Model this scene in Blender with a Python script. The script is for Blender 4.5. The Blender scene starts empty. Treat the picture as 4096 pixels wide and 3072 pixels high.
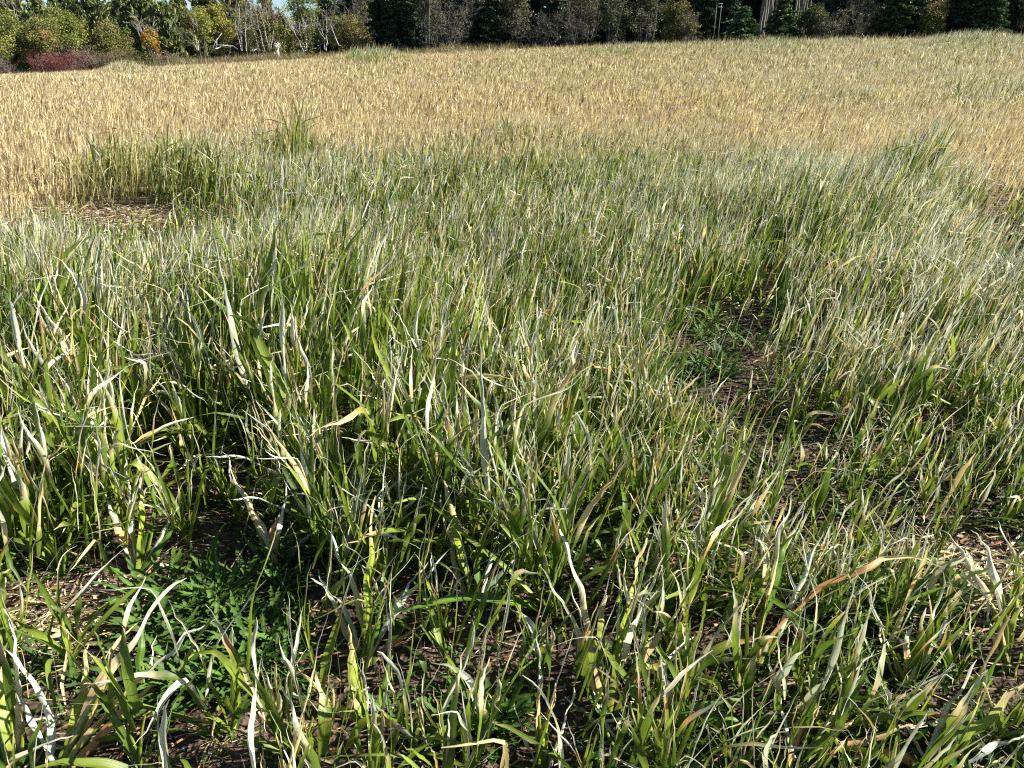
import bpy, math
import numpy as np
from mathutils import Vector

# ------------------------------------------------------------------ camera, sky, sun, exposure
scene = bpy.context.scene
col = scene.collection
CAM_H = 1.65
PITCH = math.radians(25.5)
cam_d = bpy.data.cameras.new('camera')
cam_d.sensor_width = 36.0
cam_d.lens = 26.0
cam_d.clip_start = 0.05
cam_d.clip_end = 6000.0
cam = bpy.data.objects.new('camera', cam_d)
col.objects.link(cam)
cam.location = (0, 0, CAM_H)
cam.rotation_euler = (math.pi / 2 - PITCH, 0, 0)
scene.camera = cam

SUN_AZ = math.radians(86)       # from +Y (view direction) towards +X
SUN_EL = math.radians(35)
w = bpy.data.worlds.new('World')
scene.world = w
w.use_nodes = True
nt = w.node_tree
nt.nodes.clear()
sky = nt.nodes.new('ShaderNodeTexSky')
sky.sky_type = 'NISHITA'
sky.sun_disc = False
sky.sun_elevation = SUN_EL
sky.sun_rotation = SUN_AZ
sky.altitude = 2500
sky.air_density = 1.0
sky.dust_density = 0.0
sky.ozone_density = 5.0
bg = nt.nodes.new('ShaderNodeBackground')
bg.inputs['Strength'].default_value = 0.05
out = nt.nodes.new('ShaderNodeOutputWorld')
nt.links.new(sky.outputs[0], bg.inputs[0])
nt.links.new(bg.outputs[0], out.inputs[0])
sun_d = bpy.data.lights.new('sun', 'SUN')
sun_d.energy = 5.0
sun_d.angle = math.radians(0.5)
sun_d.color = (1.0, 0.95, 0.87)
sun = bpy.data.objects.new('sun', sun_d)
col.objects.link(sun)
sdir = Vector((math.sin(SUN_AZ) * math.cos(SUN_EL), math.cos(SUN_AZ) * math.cos(SUN_EL), math.sin(SUN_EL)))
sun.rotation_euler = sdir.to_track_quat('Z', 'Y').to_euler()
sun.location = (30, 10, 40)
vs = scene.view_settings
vs.view_transform = 'Standard'
vs.look = 'None'
vs.gamma = 1.0
vs.exposure = 1.45
vs.use_curve_mapping = False
scene.cycles.max_bounces = 7
scene.cycles.diffuse_bounces = 4
scene.cycles.transmission_bounces = 5
scene.cycles.glossy_bounces = 2
scene.cycles.use_denoising = False
scene.cycles.filter_width = 1.15

# ------------------------------------------------------------------ helpers
FPX = 4096 * 26.0 / 36.0
SP, CP = math.sin(PITCH), math.cos(PITCH)
R = np.random.RandomState(11)


def _hash(i, j, seed):
    n = (i * 374761393 + j * 668265263 + seed * 144665) & 0x7fffffff
    n = ((n ^ (n >> 13)) * 1274126177) & 0x7fffffff
    return ((n ^ (n >> 16)) & 0xffff) / 65535.0


def vnoise(x, y, seed=0):
    x = np.asarray(x, float); y = np.asarray(y, float)
    i = np.floor(x).astype(np.int64); j = np.floor(y).astype(np.int64)
    fx = x - i; fy = y - j
    fx = fx * fx * (3 - 2 * fx); fy = fy * fy * (3 - 2 * fy)
    a = _hash(i, j, seed); b = _hash(i + 1, j, seed); c = _hash(i, j + 1, seed); d = _hash(i + 1, j + 1, seed)
    return (a * (1 - fx) + b * fx) * (1 - fy) + (c * (1 - fx) + d * fx) * fy


def sstep(a, b, x):
    t = np.clip((np.asarray(x, float) - a) / (b - a), 0, 1)
    return t * t * (3 - 2 * t)


def ground(x, y):
    x = np.asarray(x, float); y = np.asarray(y, float)
    xc = np.clip(x, -70, 70)
    yc = np.clip(y, 0, 400)
    g = np.where(yc < 50, (yc / 50) ** 1.35, 1 + 0 * yc)
    h = g * (0.35 + 0.035 * xc - 0.00045 * xc * xc)
    drop = np.clip(y - 50, 0, 60) * 0.022 * sstep(-25, 12, x) + np.clip(y - 50, 0, 60) * 0.004
    return h - drop


def project(x, y, z):
    dz = z - CAM_H
    d = y * CP - dz * SP
    d = np.maximum(d, 0.05)
    return 2048 + FPX * x / d, 1536 - FPX * (y * SP + dz * CP) / d


def hit(px, py):
    """ground point under a pixel of the 4096 x 3072 photograph"""
    a = (px - 2048) / FPX; b = (1536 - py) / FPX
    dx, dy, dz = a, CP + b * SP, -SP + b * CP
    t = 0.3
    for k in range(4000):
        t2 = t * 1.004 + 0.002
        if CAM_H + dz * t2 <= float(ground(dx * t2, dy * t2)):
            break
        t = t2
    return dx * t, dy * t, float(ground(dx * t, dy * t))


def at_depth(px, py, D):
    a = (px - 2048) / FPX; b = (1536 - py) / FPX
    return np.array([a * D, (CP + b * SP) * D, CAM_H + (-SP + b * CP) * D])


def col_at(px, Y):
    """x of the ground point at distance Y shown in pixel column px"""
    x = 0.0
    for k in range(6):
        z = float(ground(x, Y))
        x = (px - 2048) / FPX * (Y * CP - (z - CAM_H) * SP)
    return x


def top_z(py, Y):
    t = (1536 - py) / FPX
    return CAM_H + Y * math.tan(math.atan(t) - PITCH)


def tag(o, label=None, cat=None, group=None, kind=None):
    if label: o['label'] = label
    if cat: o['category'] = cat
    if group: o['group'] = group
    if kind: o['kind'] = kind
    return o


def empty(name, loc, rz=0.0):
    o = bpy.data.objects.new(name, None)
    o.empty_display_size = 0.2
    o.location = loc
    o.rotation_euler = (0, 0, rz)
    col.objects.link(o)
    return o


def mesh_obj(name, V, F, mat, parent=None, C=None, RV=None, smooth=True):
    """V (n,3), F (m,4) or (m,3) or list of both, C (n,3) colours, RV (n,3) ribbon coordinates"""
    Fs = F if isinstance(F, list) else [F]
    Fs = [f for f in Fs if len(f)]
    me = bpy.data.meshes.new(name)
    me.vertices.add(len(V))
    me.vertices.foreach_set('co', np.ascontiguousarray(V, dtype=np.float32).ravel())
    nl = sum(f.size for f in Fs); npol = sum(len(f) for f in Fs)
    me.loops.add(nl)
    me.loops.foreach_set('vertex_index', np.concatenate([f.ravel() for f in Fs]).astype(np.int32))
    me.polygons.add(npol)
    sizes = np.concatenate([np.full(len(f), f.shape[1]) for f in Fs])
    starts = np.concatenate([[0], np.cumsum(sizes)[:-1]])
    me.polygons.foreach_set('loop_start', starts.astype(np.int32))
    me.polygons.foreach_set('loop_total', sizes.astype(np.int32))
    if smooth:
        me.polygons.foreach_set('use_smooth', np.ones(npol, bool))
    me.update(calc_edges=True)
    if C is not None:
        a = me.attributes.new('Col', 'FLOAT_COLOR', 'POINT')
        c4 = np.ones((len(V), 4), np.float32); c4[:, :3] = C
        a.data.foreach_set('color', c4.ravel())
    if RV is not None:
        a = me.attributes.new('rv', 'FLOAT_VECTOR', 'POINT')
        a.data.foreach_set('vector', np.ascontiguousarray(RV, dtype=np.float32).ravel())
    me.materials.append(mat)
    o = bpy.data.objects.new(name, me)
    col.objects.link(o)
    if parent: o.parent = parent
    return o


class Acc:
    """collects vertex / face / colour arrays that become one mesh"""
    def __init__(s): s.V = []; s.F4 = []; s.F3 = []; s.C = []; s.RV = []; s.n = 0
    def add(s, V, F, C, RV=None):
        C = np.asarray(C, float)
        if C.ndim == 1: C = np.tile(C, (len(V), 1))
        if RV is None: RV = np.zeros((len(V), 3))
        s.V.append(V); s.C.append(C); s.RV.append(RV)
        F = np.asarray(F) + s.n
        (s.F4 if F.shape[1] == 4 else s.F3).append(F)
        s.n += len(V)
    def build(s, name, mat, parent=None, smooth=True):
        F = []
        if s.F4: F.append(np.concatenate(s.F4))
        if s.F3: F.append(np.concatenate(s.F3))
        return mesh_obj(name, np.concatenate(s.V), F, mat, parent, np.concatenate(s.C), np.concatenate(s.RV), smooth)


# ------------------------------------------------------------------ materials
def new_mat(name):
    m = bpy.data.materials.new(name)
    m.use_nodes = True
    m.node_tree.nodes.clear()
    return m, m.node_tree.nodes, m.node_tree.links


def leaf_material(name, trans=0.4, rough=0.5, stripes=True, spec=0.3, tint=(1.0, 1.0, 0.8)):
    m, N, L = new_mat(name)
    o = N.new('ShaderNodeOutputMaterial')
    at = N.new('ShaderNodeAttribute'); at.attribute_name = 'Col'
    base = at.outputs['Color']
    p = N.new('ShaderNodeBsdfPrincipled')
    p.inputs['Roughness'].default_value = rough
    p.inputs['Specular IOR Level'].default_value = spec
    if stripes:
        rv = N.new('ShaderNodeAttribute'); rv.attribute_name = 'rv'
        mp = N.new('ShaderNodeVectorMath'); mp.operation = 'MULTIPLY'
        mp.inputs[1].default_value = (22, 5, 7)
        L.new(rv.outputs['Vector'], mp.inputs[0])
        nz = N.new('ShaderNodeTexNoise'); nz.inputs['Scale'].default_value = 1.0; nz.inputs['Detail'].default_value = 2.0
        L.new(mp.outputs[0], nz.inputs['Vector'])
        rmp = N.new('ShaderNodeMapRange')
        rmp.inputs['From Min'].default_value = 0.3; rmp.inputs['From Max'].default_value = 0.7
        rmp.inputs['To Min'].default_value = 0.66; rmp.inputs['To Max'].default_value = 1.2
        L.new(nz.outputs[0], rmp.inputs['Value'])
        # blotches of browner tissue
        mp2 = N.new('ShaderNodeVectorMath'); mp2.operation = 'MULTIPLY'
        mp2.inputs[1].default_value = (3, 30, 9)
        L.new(rv.outputs['Vector'], mp2.inputs[0])
        nz2 = N.new('ShaderNodeTexNoise'); nz2.inputs['Scale'].default_value = 1.0; nz2.inputs['Detail'].default_value = 3.0
        L.new(mp2.outputs[0], nz2.inputs['Vector'])
        r2 = N.new('ShaderNodeMapRange')
        r2.inputs['From Min'].default_value = 0.56; r2.inputs['From Max'].default_value = 0.72
        r2.inputs['To Min'].default_value = 0.0; r2.inputs['To Max'].default_value = 0.55
        L.new(nz2.outputs[0], r2.inputs['Value'])
        mx = N.new('ShaderNodeMix'); mx.data_type = 'RGBA'
        mx.blend_type = 'MULTIPLY'
        mx.inputs[7].default_value = (0.95, 0.68, 0.42, 1)
        L.new(r2.outputs[0], mx.inputs[0]); L.new(base, mx.inputs[6])
        sc = N.new('ShaderNodeVectorMath'); sc.operation = 'SCALE'
        L.new(mx.outputs[2], sc.inputs[0]); L.new(rmp.outputs[0], sc.inputs['Scale'])
        base = sc.outputs[0]
        bp = N.new('ShaderNodeBump'); bp.inputs['Strength'].default_value = 0.35; bp.inputs['Distance'].default_value = 0.002
        L.new(nz.outputs[0], bp.inputs['Height']); L.new(bp.outputs[0], p.inputs['Normal'])
    L.new(base, p.inputs['Base Color'])
    tr = N.new('ShaderNodeBsdfTranslucent')
    tm = N.new('ShaderNodeVectorMath'); tm.operation = 'MULTIPLY'
    tm.inputs[1].default_value = tint
    L.new(base, tm.inputs[0]); L.new(tm.outputs[0], tr.inputs['Color'])
    ms = N.new('ShaderNodeMixShader'); ms.inputs[0].default_value = trans
    L.new(p.outputs[0], ms.inputs[1]); L.new(tr.outputs[0], ms.inputs[2])
    L.new(ms.outputs[0], o.inputs['Surface'])
    return m


def simple_material(name, color=None, rough=0.8, noise=12.0, amt=0.5, bump=0.3, attr=False):
    m, N, L = new_mat(name)
    o = N.new('ShaderNodeOutputMaterial')
    p = N.new('ShaderNodeBsdfPrincipled')
    p.inputs['Roughness'].default_value = rough
    p.inputs['Specular IOR Level'].default_value = 0.25
    tc = N.new('ShaderNodeTexCoord')
    nz = N.new('ShaderNodeTexNoise'); nz.inputs['Scale'].default_value = noise; nz.inputs['Detail'].default_value = 6
    L.new(tc.outputs['Object'], nz.inputs['Vector'])
    r = N.new('ShaderNodeMapRange')
    r.inputs['From Min'].default_value = 0.3; r.inputs['From Max'].default_value = 0.7
    r.inputs['To Min'].default_value = 1 - amt; r.inputs['To Max'].default_value = 1 + amt * 0.5
    L.new(nz.outputs[0], r.inputs['Value'])
    sc = N.new('ShaderNodeVectorMath'); sc.operation = 'SCALE'
    if attr:
        a = N.new('ShaderNodeAttribute'); a.attribute_name = 'Col'
        L.new(a.outputs['Color'], sc.inputs[0])
    else:
        sc.inputs[0].default_value = color
    L.new(r.outputs[0], sc.inputs['Scale'])
    L.new(sc.outputs[0], p.inputs['Base Color'])
    b = N.new('ShaderNodeBump'); b.inputs['Strength'].default_value = bump; b.inputs['Distance'].default_value = 0.02
    L.new(nz.outputs[0], b.inputs['Height']); L.new(b.outputs[0], p.inputs['Normal'])
    L.new(p.outputs[0], o.inputs['Surface'])
    return m


M_LEAF = leaf_material('grass_leaf', 0.34, 0.42, True, 0.4)
M_WEED = leaf_material('weed_leaf', 0.3, 0.55, True, 0.2)
M_TREE = leaf_material('tree_leaf', 0.15, 0.6, False, 0.2, (1.0, 1.0, 0.5))
M_NEEDLE = leaf_material('needles', 0.12, 0.6, False, 0.2, (1.0, 1.0, 0.5))
M_LITTER = simple_material('litter', rough=0.85, noise=60, amt=0.35, attr=True)
M_BARK = simple_material('bark', rough=0.9, noise=9, amt=0.5, attr=True)
M_WHITE = simple_material('white_paint', (0.78, 0.78, 0.75), 0.45, 6, 0.12, 0.05)
M_SEED = leaf_material('seed_bristle', 0.35, 0.6, False, 0.2)


def soil_material():
    m, N, L = new_mat('soil')
    o = N.new('ShaderNodeOutputMaterial')
    p = N.new('ShaderNodeBsdfPrincipled'); p.inputs['Roughness'].default_value = 0.95
    p.inputs['Specular IOR Level'].default_value = 0.1
    at = N.new('ShaderNodeAttribute'); at.attribute_name = 'Col'
    tc = N.new('ShaderNodeTexCoord')
    n1 = N.new('ShaderNodeTexNoise'); n1.inputs['Scale'].default_value = 45; n1.inputs['Detail'].default_value = 8
    n2 = N.new('ShaderNodeTexNoise'); n2.inputs['Scale'].default_value = 4; n2.inputs['Detail'].default_value = 4
    vo = N.new('ShaderNodeTexVoronoi'); vo.inputs['Scale'].default_value = 70
    for q in (n1, n2, vo): L.new(tc.outputs['Object'], q.inputs['Vector'])
    r = N.new('ShaderNodeMapRange')
    r.inputs['From Min'].default_value = 0.3; r.inputs['From Max'].default_value = 0.7
    r.inputs['To Min'].default_value = 0.5; r.inputs['To Max'].default_value = 1.5
    L.new(n1.outputs[0], r.inputs['Value'])
    sc = N.new('ShaderNodeVectorMath'); sc.operation = 'SCALE'
    L.new(at.outputs['Color'], sc.inputs[0]); L.new(r.outputs[0], sc.inputs['Scale'])
    r2 = N.new('ShaderNodeMapRange')
    r2.inputs['From Min'].default_value = 0.35; r2.inputs['From Max'].default_value = 0.65
    r2.inputs['To Min'].default_value = 0.7; r2.inputs['To Max'].default_value = 1.25
    L.new(n2.outputs[0], r2.inputs['Value'])
    sc2 = N.new('ShaderNodeVectorMath'); sc2.operation = 'SCALE'
    L.new(sc.outputs[0], sc2.inputs[0]); L.new(r2.outputs[0], sc2.inputs['Scale'])
    L.new(sc2.outputs[0], p.inputs['Base Color'])
    ad = N.new('ShaderNodeMath'); ad.operation = 'ADD'
    L.new(n1.outputs[0], ad.inputs[0]); L.new(vo.outputs[0], ad.inputs[1])
    b = N.new('ShaderNodeBump'); b.inputs['Strength'].default_value = 0.8; b.inputs['Distance'].default_value = 0.012
    L.new(ad.outputs[0], b.inputs['Height']); L.new(b.outputs[0], p.inputs['Normal'])
    L.new(p.outputs[0], o.inputs['Surface'])
    return m


M_SOIL = soil_material()


# ------------------------------------------------------------------ what grows where (pixel-space blobs on the ground plane)
def blobs(px, py, L):
    r = np.zeros_like(px)
    for (cx, cy, rx, ry, a) in L:
        r = np.maximum(r, a * np.exp(-(((px - cx) / rx) ** 2 + ((py - cy) / ry) ** 2) ** 1.5))
    return r


BARE = [(820, 2560, 400, 400, 1.3), (330, 2480, 380, 130, 1.0), (430, 2780, 420, 160, 0.85), (1120, 2250, 160, 160, .8),
        (1030, 1900, 190, 130, 0.95), (760, 1650, 120, 100, .7), (1650, 2750, 260, 200, 0.6), (1250, 2700, 180, 300, .7),
        (2870, 1420, 220, 170, 1.1), (2800, 1620, 260, 150, 0.85), (3150, 1800, 250, 110, 0.8), (2650, 1960, 160, 80, 0.6),
        (3850, 2320, 330, 170, 0.95), (3200, 2200, 300, 100, 0.4), (3500, 2650, 250, 150, 0.5), (3960, 850, 130, 150, 0.7),
        (470, 900, 400, 85, .95), (120, 800, 160, 40, .5), (2050, 2750, 200, 250, .45), (3980, 1120, 120, 110, 0.7),
        (2900, 2800, 180, 120, .7), (640, 2040, 100, 60, .5), (1800, 860, 60, 30, .6), (3700, 1500, 160, 90, .5)]
TALL = [(230, 1800, 330, 420, 0.6), (1250, 1600, 520, 280, 0.6), (1500, 1950, 350, 150, 0.3), (520, 790, 380, 80, .6),
        (1180, 700, 60, 50, 1.3), (1080, 690, 160, 60, .5), (3550, 860, 130, 90, 0.8), (3250, 1000, 300, 120, 0.35),
        (1480, 258, 130, 14, 0.9), (500, 300, 70, 12, 0.5), (3080, 172, 90, 16, 0.8), (2080, 590, 130, 50, 0.5),
        (2480, 225, 120, 14, 0.5), (3900, 168, 150, 24, 0.7), (3500, 140, 110, 14, .4), (1980, 195, 60, 10, .7)]
LUSH = [(520, 790, 380, 90, 1), (1180, 700, 120, 60, 1), (230, 1850, 320, 420, .8), (1250, 1750, 600, 350, .8), (3550, 860, 160, 110, 1), (3150, 1100, 350, 160, .8), (2100, 760, 500, 90, .5)]
SHORT = [(900, 2350, 520, 420, .28), (3650, 2300, 700, 420, .15), (520, 1060, 420, 130, .62), (2850, 1650, 260, 150, .5), (1050, 2080, 160, 130, .4), (3900, 1020, 200, 100, .4), (450, 900, 380, 90, .5)]
GREENFAR = [(1480, 258, 150, 18, 1), (500, 300, 90, 14, .8), (3050, 175, 190, 45, .9), (3900, 175, 300, 55, .95),
            (2450, 225, 150, 20, .8), (3950, 400, 230, 60, .85), (3350, 420, 160, 35, .5), (1980, 195, 120, 12, .9),
            (1000, 235, 300, 9, .6), (1800, 190, 500, 14, .5), (3400, 165, 300, 25, .6), (2700, 185, 300, 30, .45),
            (1900, 330, 150, 20, .3), (3700, 300, 250, 40, .35)]


def field_maps(x, y):
    """density 0..1, height m, greenness 0..1"""
    z = ground(x, y)
    px, py = project(x, y, z)
    n1 = vnoise(x * 1.7, y * 1.7, 3); n2 = vnoise(x * 0.45, y * 0.45, 5); n3 = vnoise(x * 4.3, y * 4.3, 9)
    bare = blobs(px, py, BARE)
    bare = bare * (0.5 + 0.6 * n3 + 0.4 * vnoise(x * 9, y * 9, 19))
    dens = 0.50 + 0.62 * n1
    dens = dens * np.clip(1.05 - 1.35 * bare, 0, 1) * (0.35 + 1.0 * sstep(.25, .6, n3))
    # boundary between the green patch and the straw coloured field beyond
    bx = np.array([-3000, 0, 150, 350, 700, 1200, 2000, 2600, 3200, 3700, 4096, 7000.])
    by = np.array([1060, 1010, 930, 790, 735, 700, 690, 690, 710, 780, 850, 950.])
    edge = np.interp(px, bx, by) + (n2 - .5) * 130 + (n1 - .5) * 90
    green = sstep(edge - 120, edge + 120, py + (n3 - .5) * 70)
    gfar = blobs(px, py, GREENFAR) * (0.55 + 0.7 * n1)
    green = np.maximum(green, gfar)
    right_mix = (0.12 + 0.6 * sstep(1500, 3700, px)) * (1 - green) * (0.25 + n1)
    green = np.clip(green + right_mix * sstep(600, 150, py), 0, 1)
    h = 0.30 + 0.17 * green + 0.06 * (n2 - 0.5)
    h = h * (1 + blobs(px, py, TALL)) * (0.85 + 0.3 * n1)
    h = h * (1 - blobs(px, py, SHORT))
    h = h * (1 - 0.16 * sstep(1950, 2350, py) * (1 - blobs(px, py, [(1900, 2100, 500, 200, .7)])))
    h = h * (1 - 0.22 * sstep(2500, 3300, px) * sstep(1200, 2000, py))
    return dens, h, green, px, py


# ------------------------------------------------------------------ ribbon leaves
GREEN = np.array([0.07, 0.14, 0.014]); DKGREEN = np.array([0.045, 0.12, 0.022]); YGREEN = np.array([0.27, 0.34, 0.04])
CREAM = np.array([0.66, 0.53, 0.26]); GREY = np.array([0.64, 0.665, 0.53]); BROWN = np.array([0.42, 0.24, 0.09])
STRAW = np.array([0.70, 0.56, 0.285]); PALE = np.array([0.80, 0.71, 0.50]); BLUEG = np.array([0.20, 0.30, 0.20])


def ribbons(acc, P, side, W, C, across=3, fold=0.35, roll=None, rnd=None):
    """P (N,S,3) spine, side (N,S,3), W (N,S) full width, C (N,S,3)"""
    N, S, _ = P.shape
    T = np.gradient(P, axis=1)
    T /= np.linalg.norm(T, axis=2, keepdims=True) + 1e-9
    nrm = np.cross(T, side)
    us = np.linspace(-0.5, 0.5, across)
    V = np.empty((N, S, across, 3))
    fd = fold if roll is None else roll[:, :, None]
    for k, u in enumerate(us):
        off = abs(u) * 2
        V[:, :, k] = P + side * (u * W)[..., None] * (1.0 if across < 3 else 1.0) + nrm * ((off * 0.5) * W)[..., None] * fd
    idx = np.arange(N * S * across).reshape(N, S, across)
    F = np.stack([idx[:, :-1, :-1], idx[:, :-1, 1:], idx[:, 1:, 1:], idx[:, 1:, :-1]], -1).reshape(-1, 4)
    CC = np.repeat(C[:, :, None], across, 2).copy()
    if across >= 3:
        CC[:, :, 1] = CC[:, :, 1] * 1.12 + 0.01
    RV = np.zeros((N, S, across, 3))
    RV[..., 0] = us[None, None]
    seg = np.linalg.norm(np.diff(P, axis=1), axis=2)
    ln = np.concatenate([np.zeros((N, 1)), np.cumsum(seg, 1)], 1)
    RV[..., 1] = ln[:, :, None]
    RV[..., 2] = (rnd if rnd is not None else R.rand(N) * 20)[:, None, None]
    acc.add(V.reshape(-1, 3), F, np.clip(CC.reshape(-1, 3), 0, .9), RV.reshape(-1, 3))


def spines(rs, base, phi, th0, bend, length, S, wob=0.11, kinkp=0.32, crumple=0.014):
    N = len(base)
    s = np.linspace(0, 1, S)[None]
    f1 = rs.uniform(0.7, 2.2, (N, 1)); p1 = rs.rand(N, 1) * 6.28
    f2 = rs.uniform(1.5, 4.0, (N, 1)); p2 = rs.rand(N, 1) * 6.28
    sk = rs.uniform(0.45, 0.85, (N, 1))
    kink = (rs.rand(N, 1) < kinkp) * rs.normal(0.9, 0.6, (N, 1))
    th = th0[:, None] + bend[:, None] * s ** 1.6 + wob * (np.sin(6.28 * f1 * s + p1) + 0.6 * np.sin(6.28 * f2 * s + p2)) * s \
        + kink / (1 + np.exp(-(s - sk) / 0.025))
    ph = phi[:, None] + 1.4 * wob * np.sin(6.28 * f2 * s + p1) * s
    d = np.stack([np.sin(th) * np.cos(ph), np.sin(th) * np.sin(ph), np.cos(th)], -1)
    P = np.cumsum(d, 1) * (length[:, None, None] / (S - 1))
    P = P - P[:, :1] + base[:, None]
    f3 = rs.uniform(5, 9, (N, 1)); cr = np.clip(s - .45, 0, 1) ** 1.2 * length[:, None] * crumple
    P = P + np.stack([np.sin(6.28 * f3 * s + p1), np.sin(6.28 * f3 * 1.13 * s + p2), 0 * s * p1], -1) * cr[..., None]
    e = np.stack([-np.sin(ph), np.cos(ph), 0 * ph], -1)
    tw = rs.uniform(-0.6, 0.6, (N, 1)) + rs.normal(0, 2.4, (N, 1)) * s ** 2.2
    side = e * np.cos(tw)[..., None] + np.cross(d, e) * np.sin(tw)[..., None]
    return P, side


def leaf_colors(rs, N, S, dry, green):
    """dry (N,) = position along the leaf where green tissue ends; green (N,) = how green the living part is"""
    s = np.linspace(0, 1, S)[None, :, None]
    g1 = GREEN * rs.uniform(0.6, 1.35, (N, 1)); yg = YGREEN * rs.uniform(0.7, 1.3, (N, 1))
    mixy = np.clip(rs.beta(1.0, 1.4, (N, 1)), 0, 1)
    live = g1 * (1 - mixy) + yg * mixy
    dryc = np.where(rs.rand(N, 1) < 0.16, BROWN * rs.uniform(.8, 1.4, (N, 1)), (CREAM * .75 + GREY * .25) * rs.uniform(0.7, 1.2, (N, 1)))
    gy = np.where(rs.rand(N, 1) < .85, GREY, CREAM * 1.1) * rs.uniform(0.6, 1.25, (N, 1))
    straw = STRAW * rs.uniform(0.3, 1.3, (N, 1)); pale = PALE * rs.uniform(0.6, 1.15, (N, 1))
    G = green[:, None]
    live = live * G + straw * (1 - G)
    tip = gy * G + pale * (1 - G)
    dryc = dryc * G + straw * (1 - G)
    a = dry[:, None, None]
    k1 = sstep(0, 1, (s - a) / 0.16); k2 = sstep(0, 1, (s - a - 0.12) / 0.25)
    c = live[:, None] * (1 - k1) + dryc[:, None] * k1
    c = c * (1 - k2) + tip[:, None] * k2
    jit = 1 + 0.14 * np.repeat(rs.randn(N, (S + 1) // 2), 2, 1)[:, :S, None]
    return c * jit, (k1[..., 0] + 0 * c[..., 0])


def width_profile(rs, N, S, wid, k1, shrink=0.62):
    s = np.linspace(0, 1, S)[None]
    pw = rs.uniform(0.55, 1.0, (N, 1))
    prof = (0.5 + 0.5 * np.sin(np.clip(s * 2.2, 0, 1) * 1.57)) * np.clip(1 - s ** 2.2, 0, 1) ** pw
    ph = rs.rand(N, 1) * 6.28
    crumple = 1 - shrink * k1 * (0.65 + 0.35 * np.sin(9 * s + ph))
    return wid[:, None] * np.clip(prof * crumple, 0.05, 1)


def dryness_draw(rs, N, low):
    d = np.where(low, rs.uniform(0.6, 1.2, N), rs.uniform(0.2, 0.85, N))
    u = rs.rand(N)
    d = np.where(u < .10, rs.uniform(-.5, 0, N), d)
    return np.where(u > .86, rs.uniform(.85, 1.3, N), d)


def stuff_zone(acc, rs, ymin, ymax, per_m2, S, across, wmul, leafscale=1.0, want_green=None, margin=1.0, lowfrac=0.25):
    D1 = ymax * CP + CAM_H * SP
    xm = D1 * 0.70 + margin
    n = int((2 * xm) * (ymax - ymin) * per_m2)
    x = rs.uniform(-xm, xm, n); y = rs.uniform(ymin, ymax, n)
    keep = (np.abs(x) < (y * CP + CAM_H * SP) * 0.70 + margin)
    x = x[keep]; y = y[keep]
    # clump the leaves around tillers
    dens, h, green, px, py = field_maps(x, y)
    keep = rs.rand(len(x)) < dens
    if want_green is not None:
        sel = rs.rand(len(x)) < green
        keep &= sel if want_green else ~sel
    x, y, h, green, pxk, pyk = x[keep], y[keep], h[keep], green[keep], px[keep], py[keep]
    if want_green is True: green = np.clip(0.72 + 0.28 * green + 0 * green, 0, 1)
    if want_green is False: green = np.clip(green * 0.25 + (rs.rand(len(x)) < 0.05) * 0.8, 0, 1)
    N = len(x)
    z = ground(x, y)
    low = rs.rand(N) < lowfrac
    st = np.where(low, 0.0, rs.uniform(0, 0.42, N)) * h
    L = np.where(low, h * rs.uniform(0.3, 0.75, N), (h * 1.12 - st) * rs.uniform(0.7, 1.15, N)) * leafscale
    base = np.stack([x, y, z + st], -1)
    phi = rs.rand(N) * 6.283
    th0 = np.where(low, rs.uniform(0.2, 0.8, N), np.abs(rs.normal(0.0, 0.14, N)))
    bend = np.where(low, rs.uniform(0.2, 1.4, N), rs.normal(0.12, 0.28, N))
    # a light lean towards the right
    P, side = spines(rs, base, phi, th0, bend, L, S)
    sarr = np.linspace(0, 1, S)[None] ** 1.3
    P[..., 0] += (0.16 + 0.10 * vnoise(x, y, 31))[:, None] * (P[..., 2] - z[:, None])
    C, k1 = leaf_colors(rs, N, S, dryness_draw(rs, N, low) - .22 * sstep(2300, 3500, pxk) * (1 - low) + .28 * blobs(pxk, pyk, LUSH), green)
    broad = rs.rand(N) < 0.13 * green
    wid = np.where(broad, rs.uniform(.022, .040, N), rs.gamma(5.0, 0.0023, N) * wmul)
    W = width_profile(rs, N, S, wid, k1)
    roll = 0.3 + 0.9 * k1
    ribbons(acc, P, side, W, C, across, roll=roll)


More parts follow.
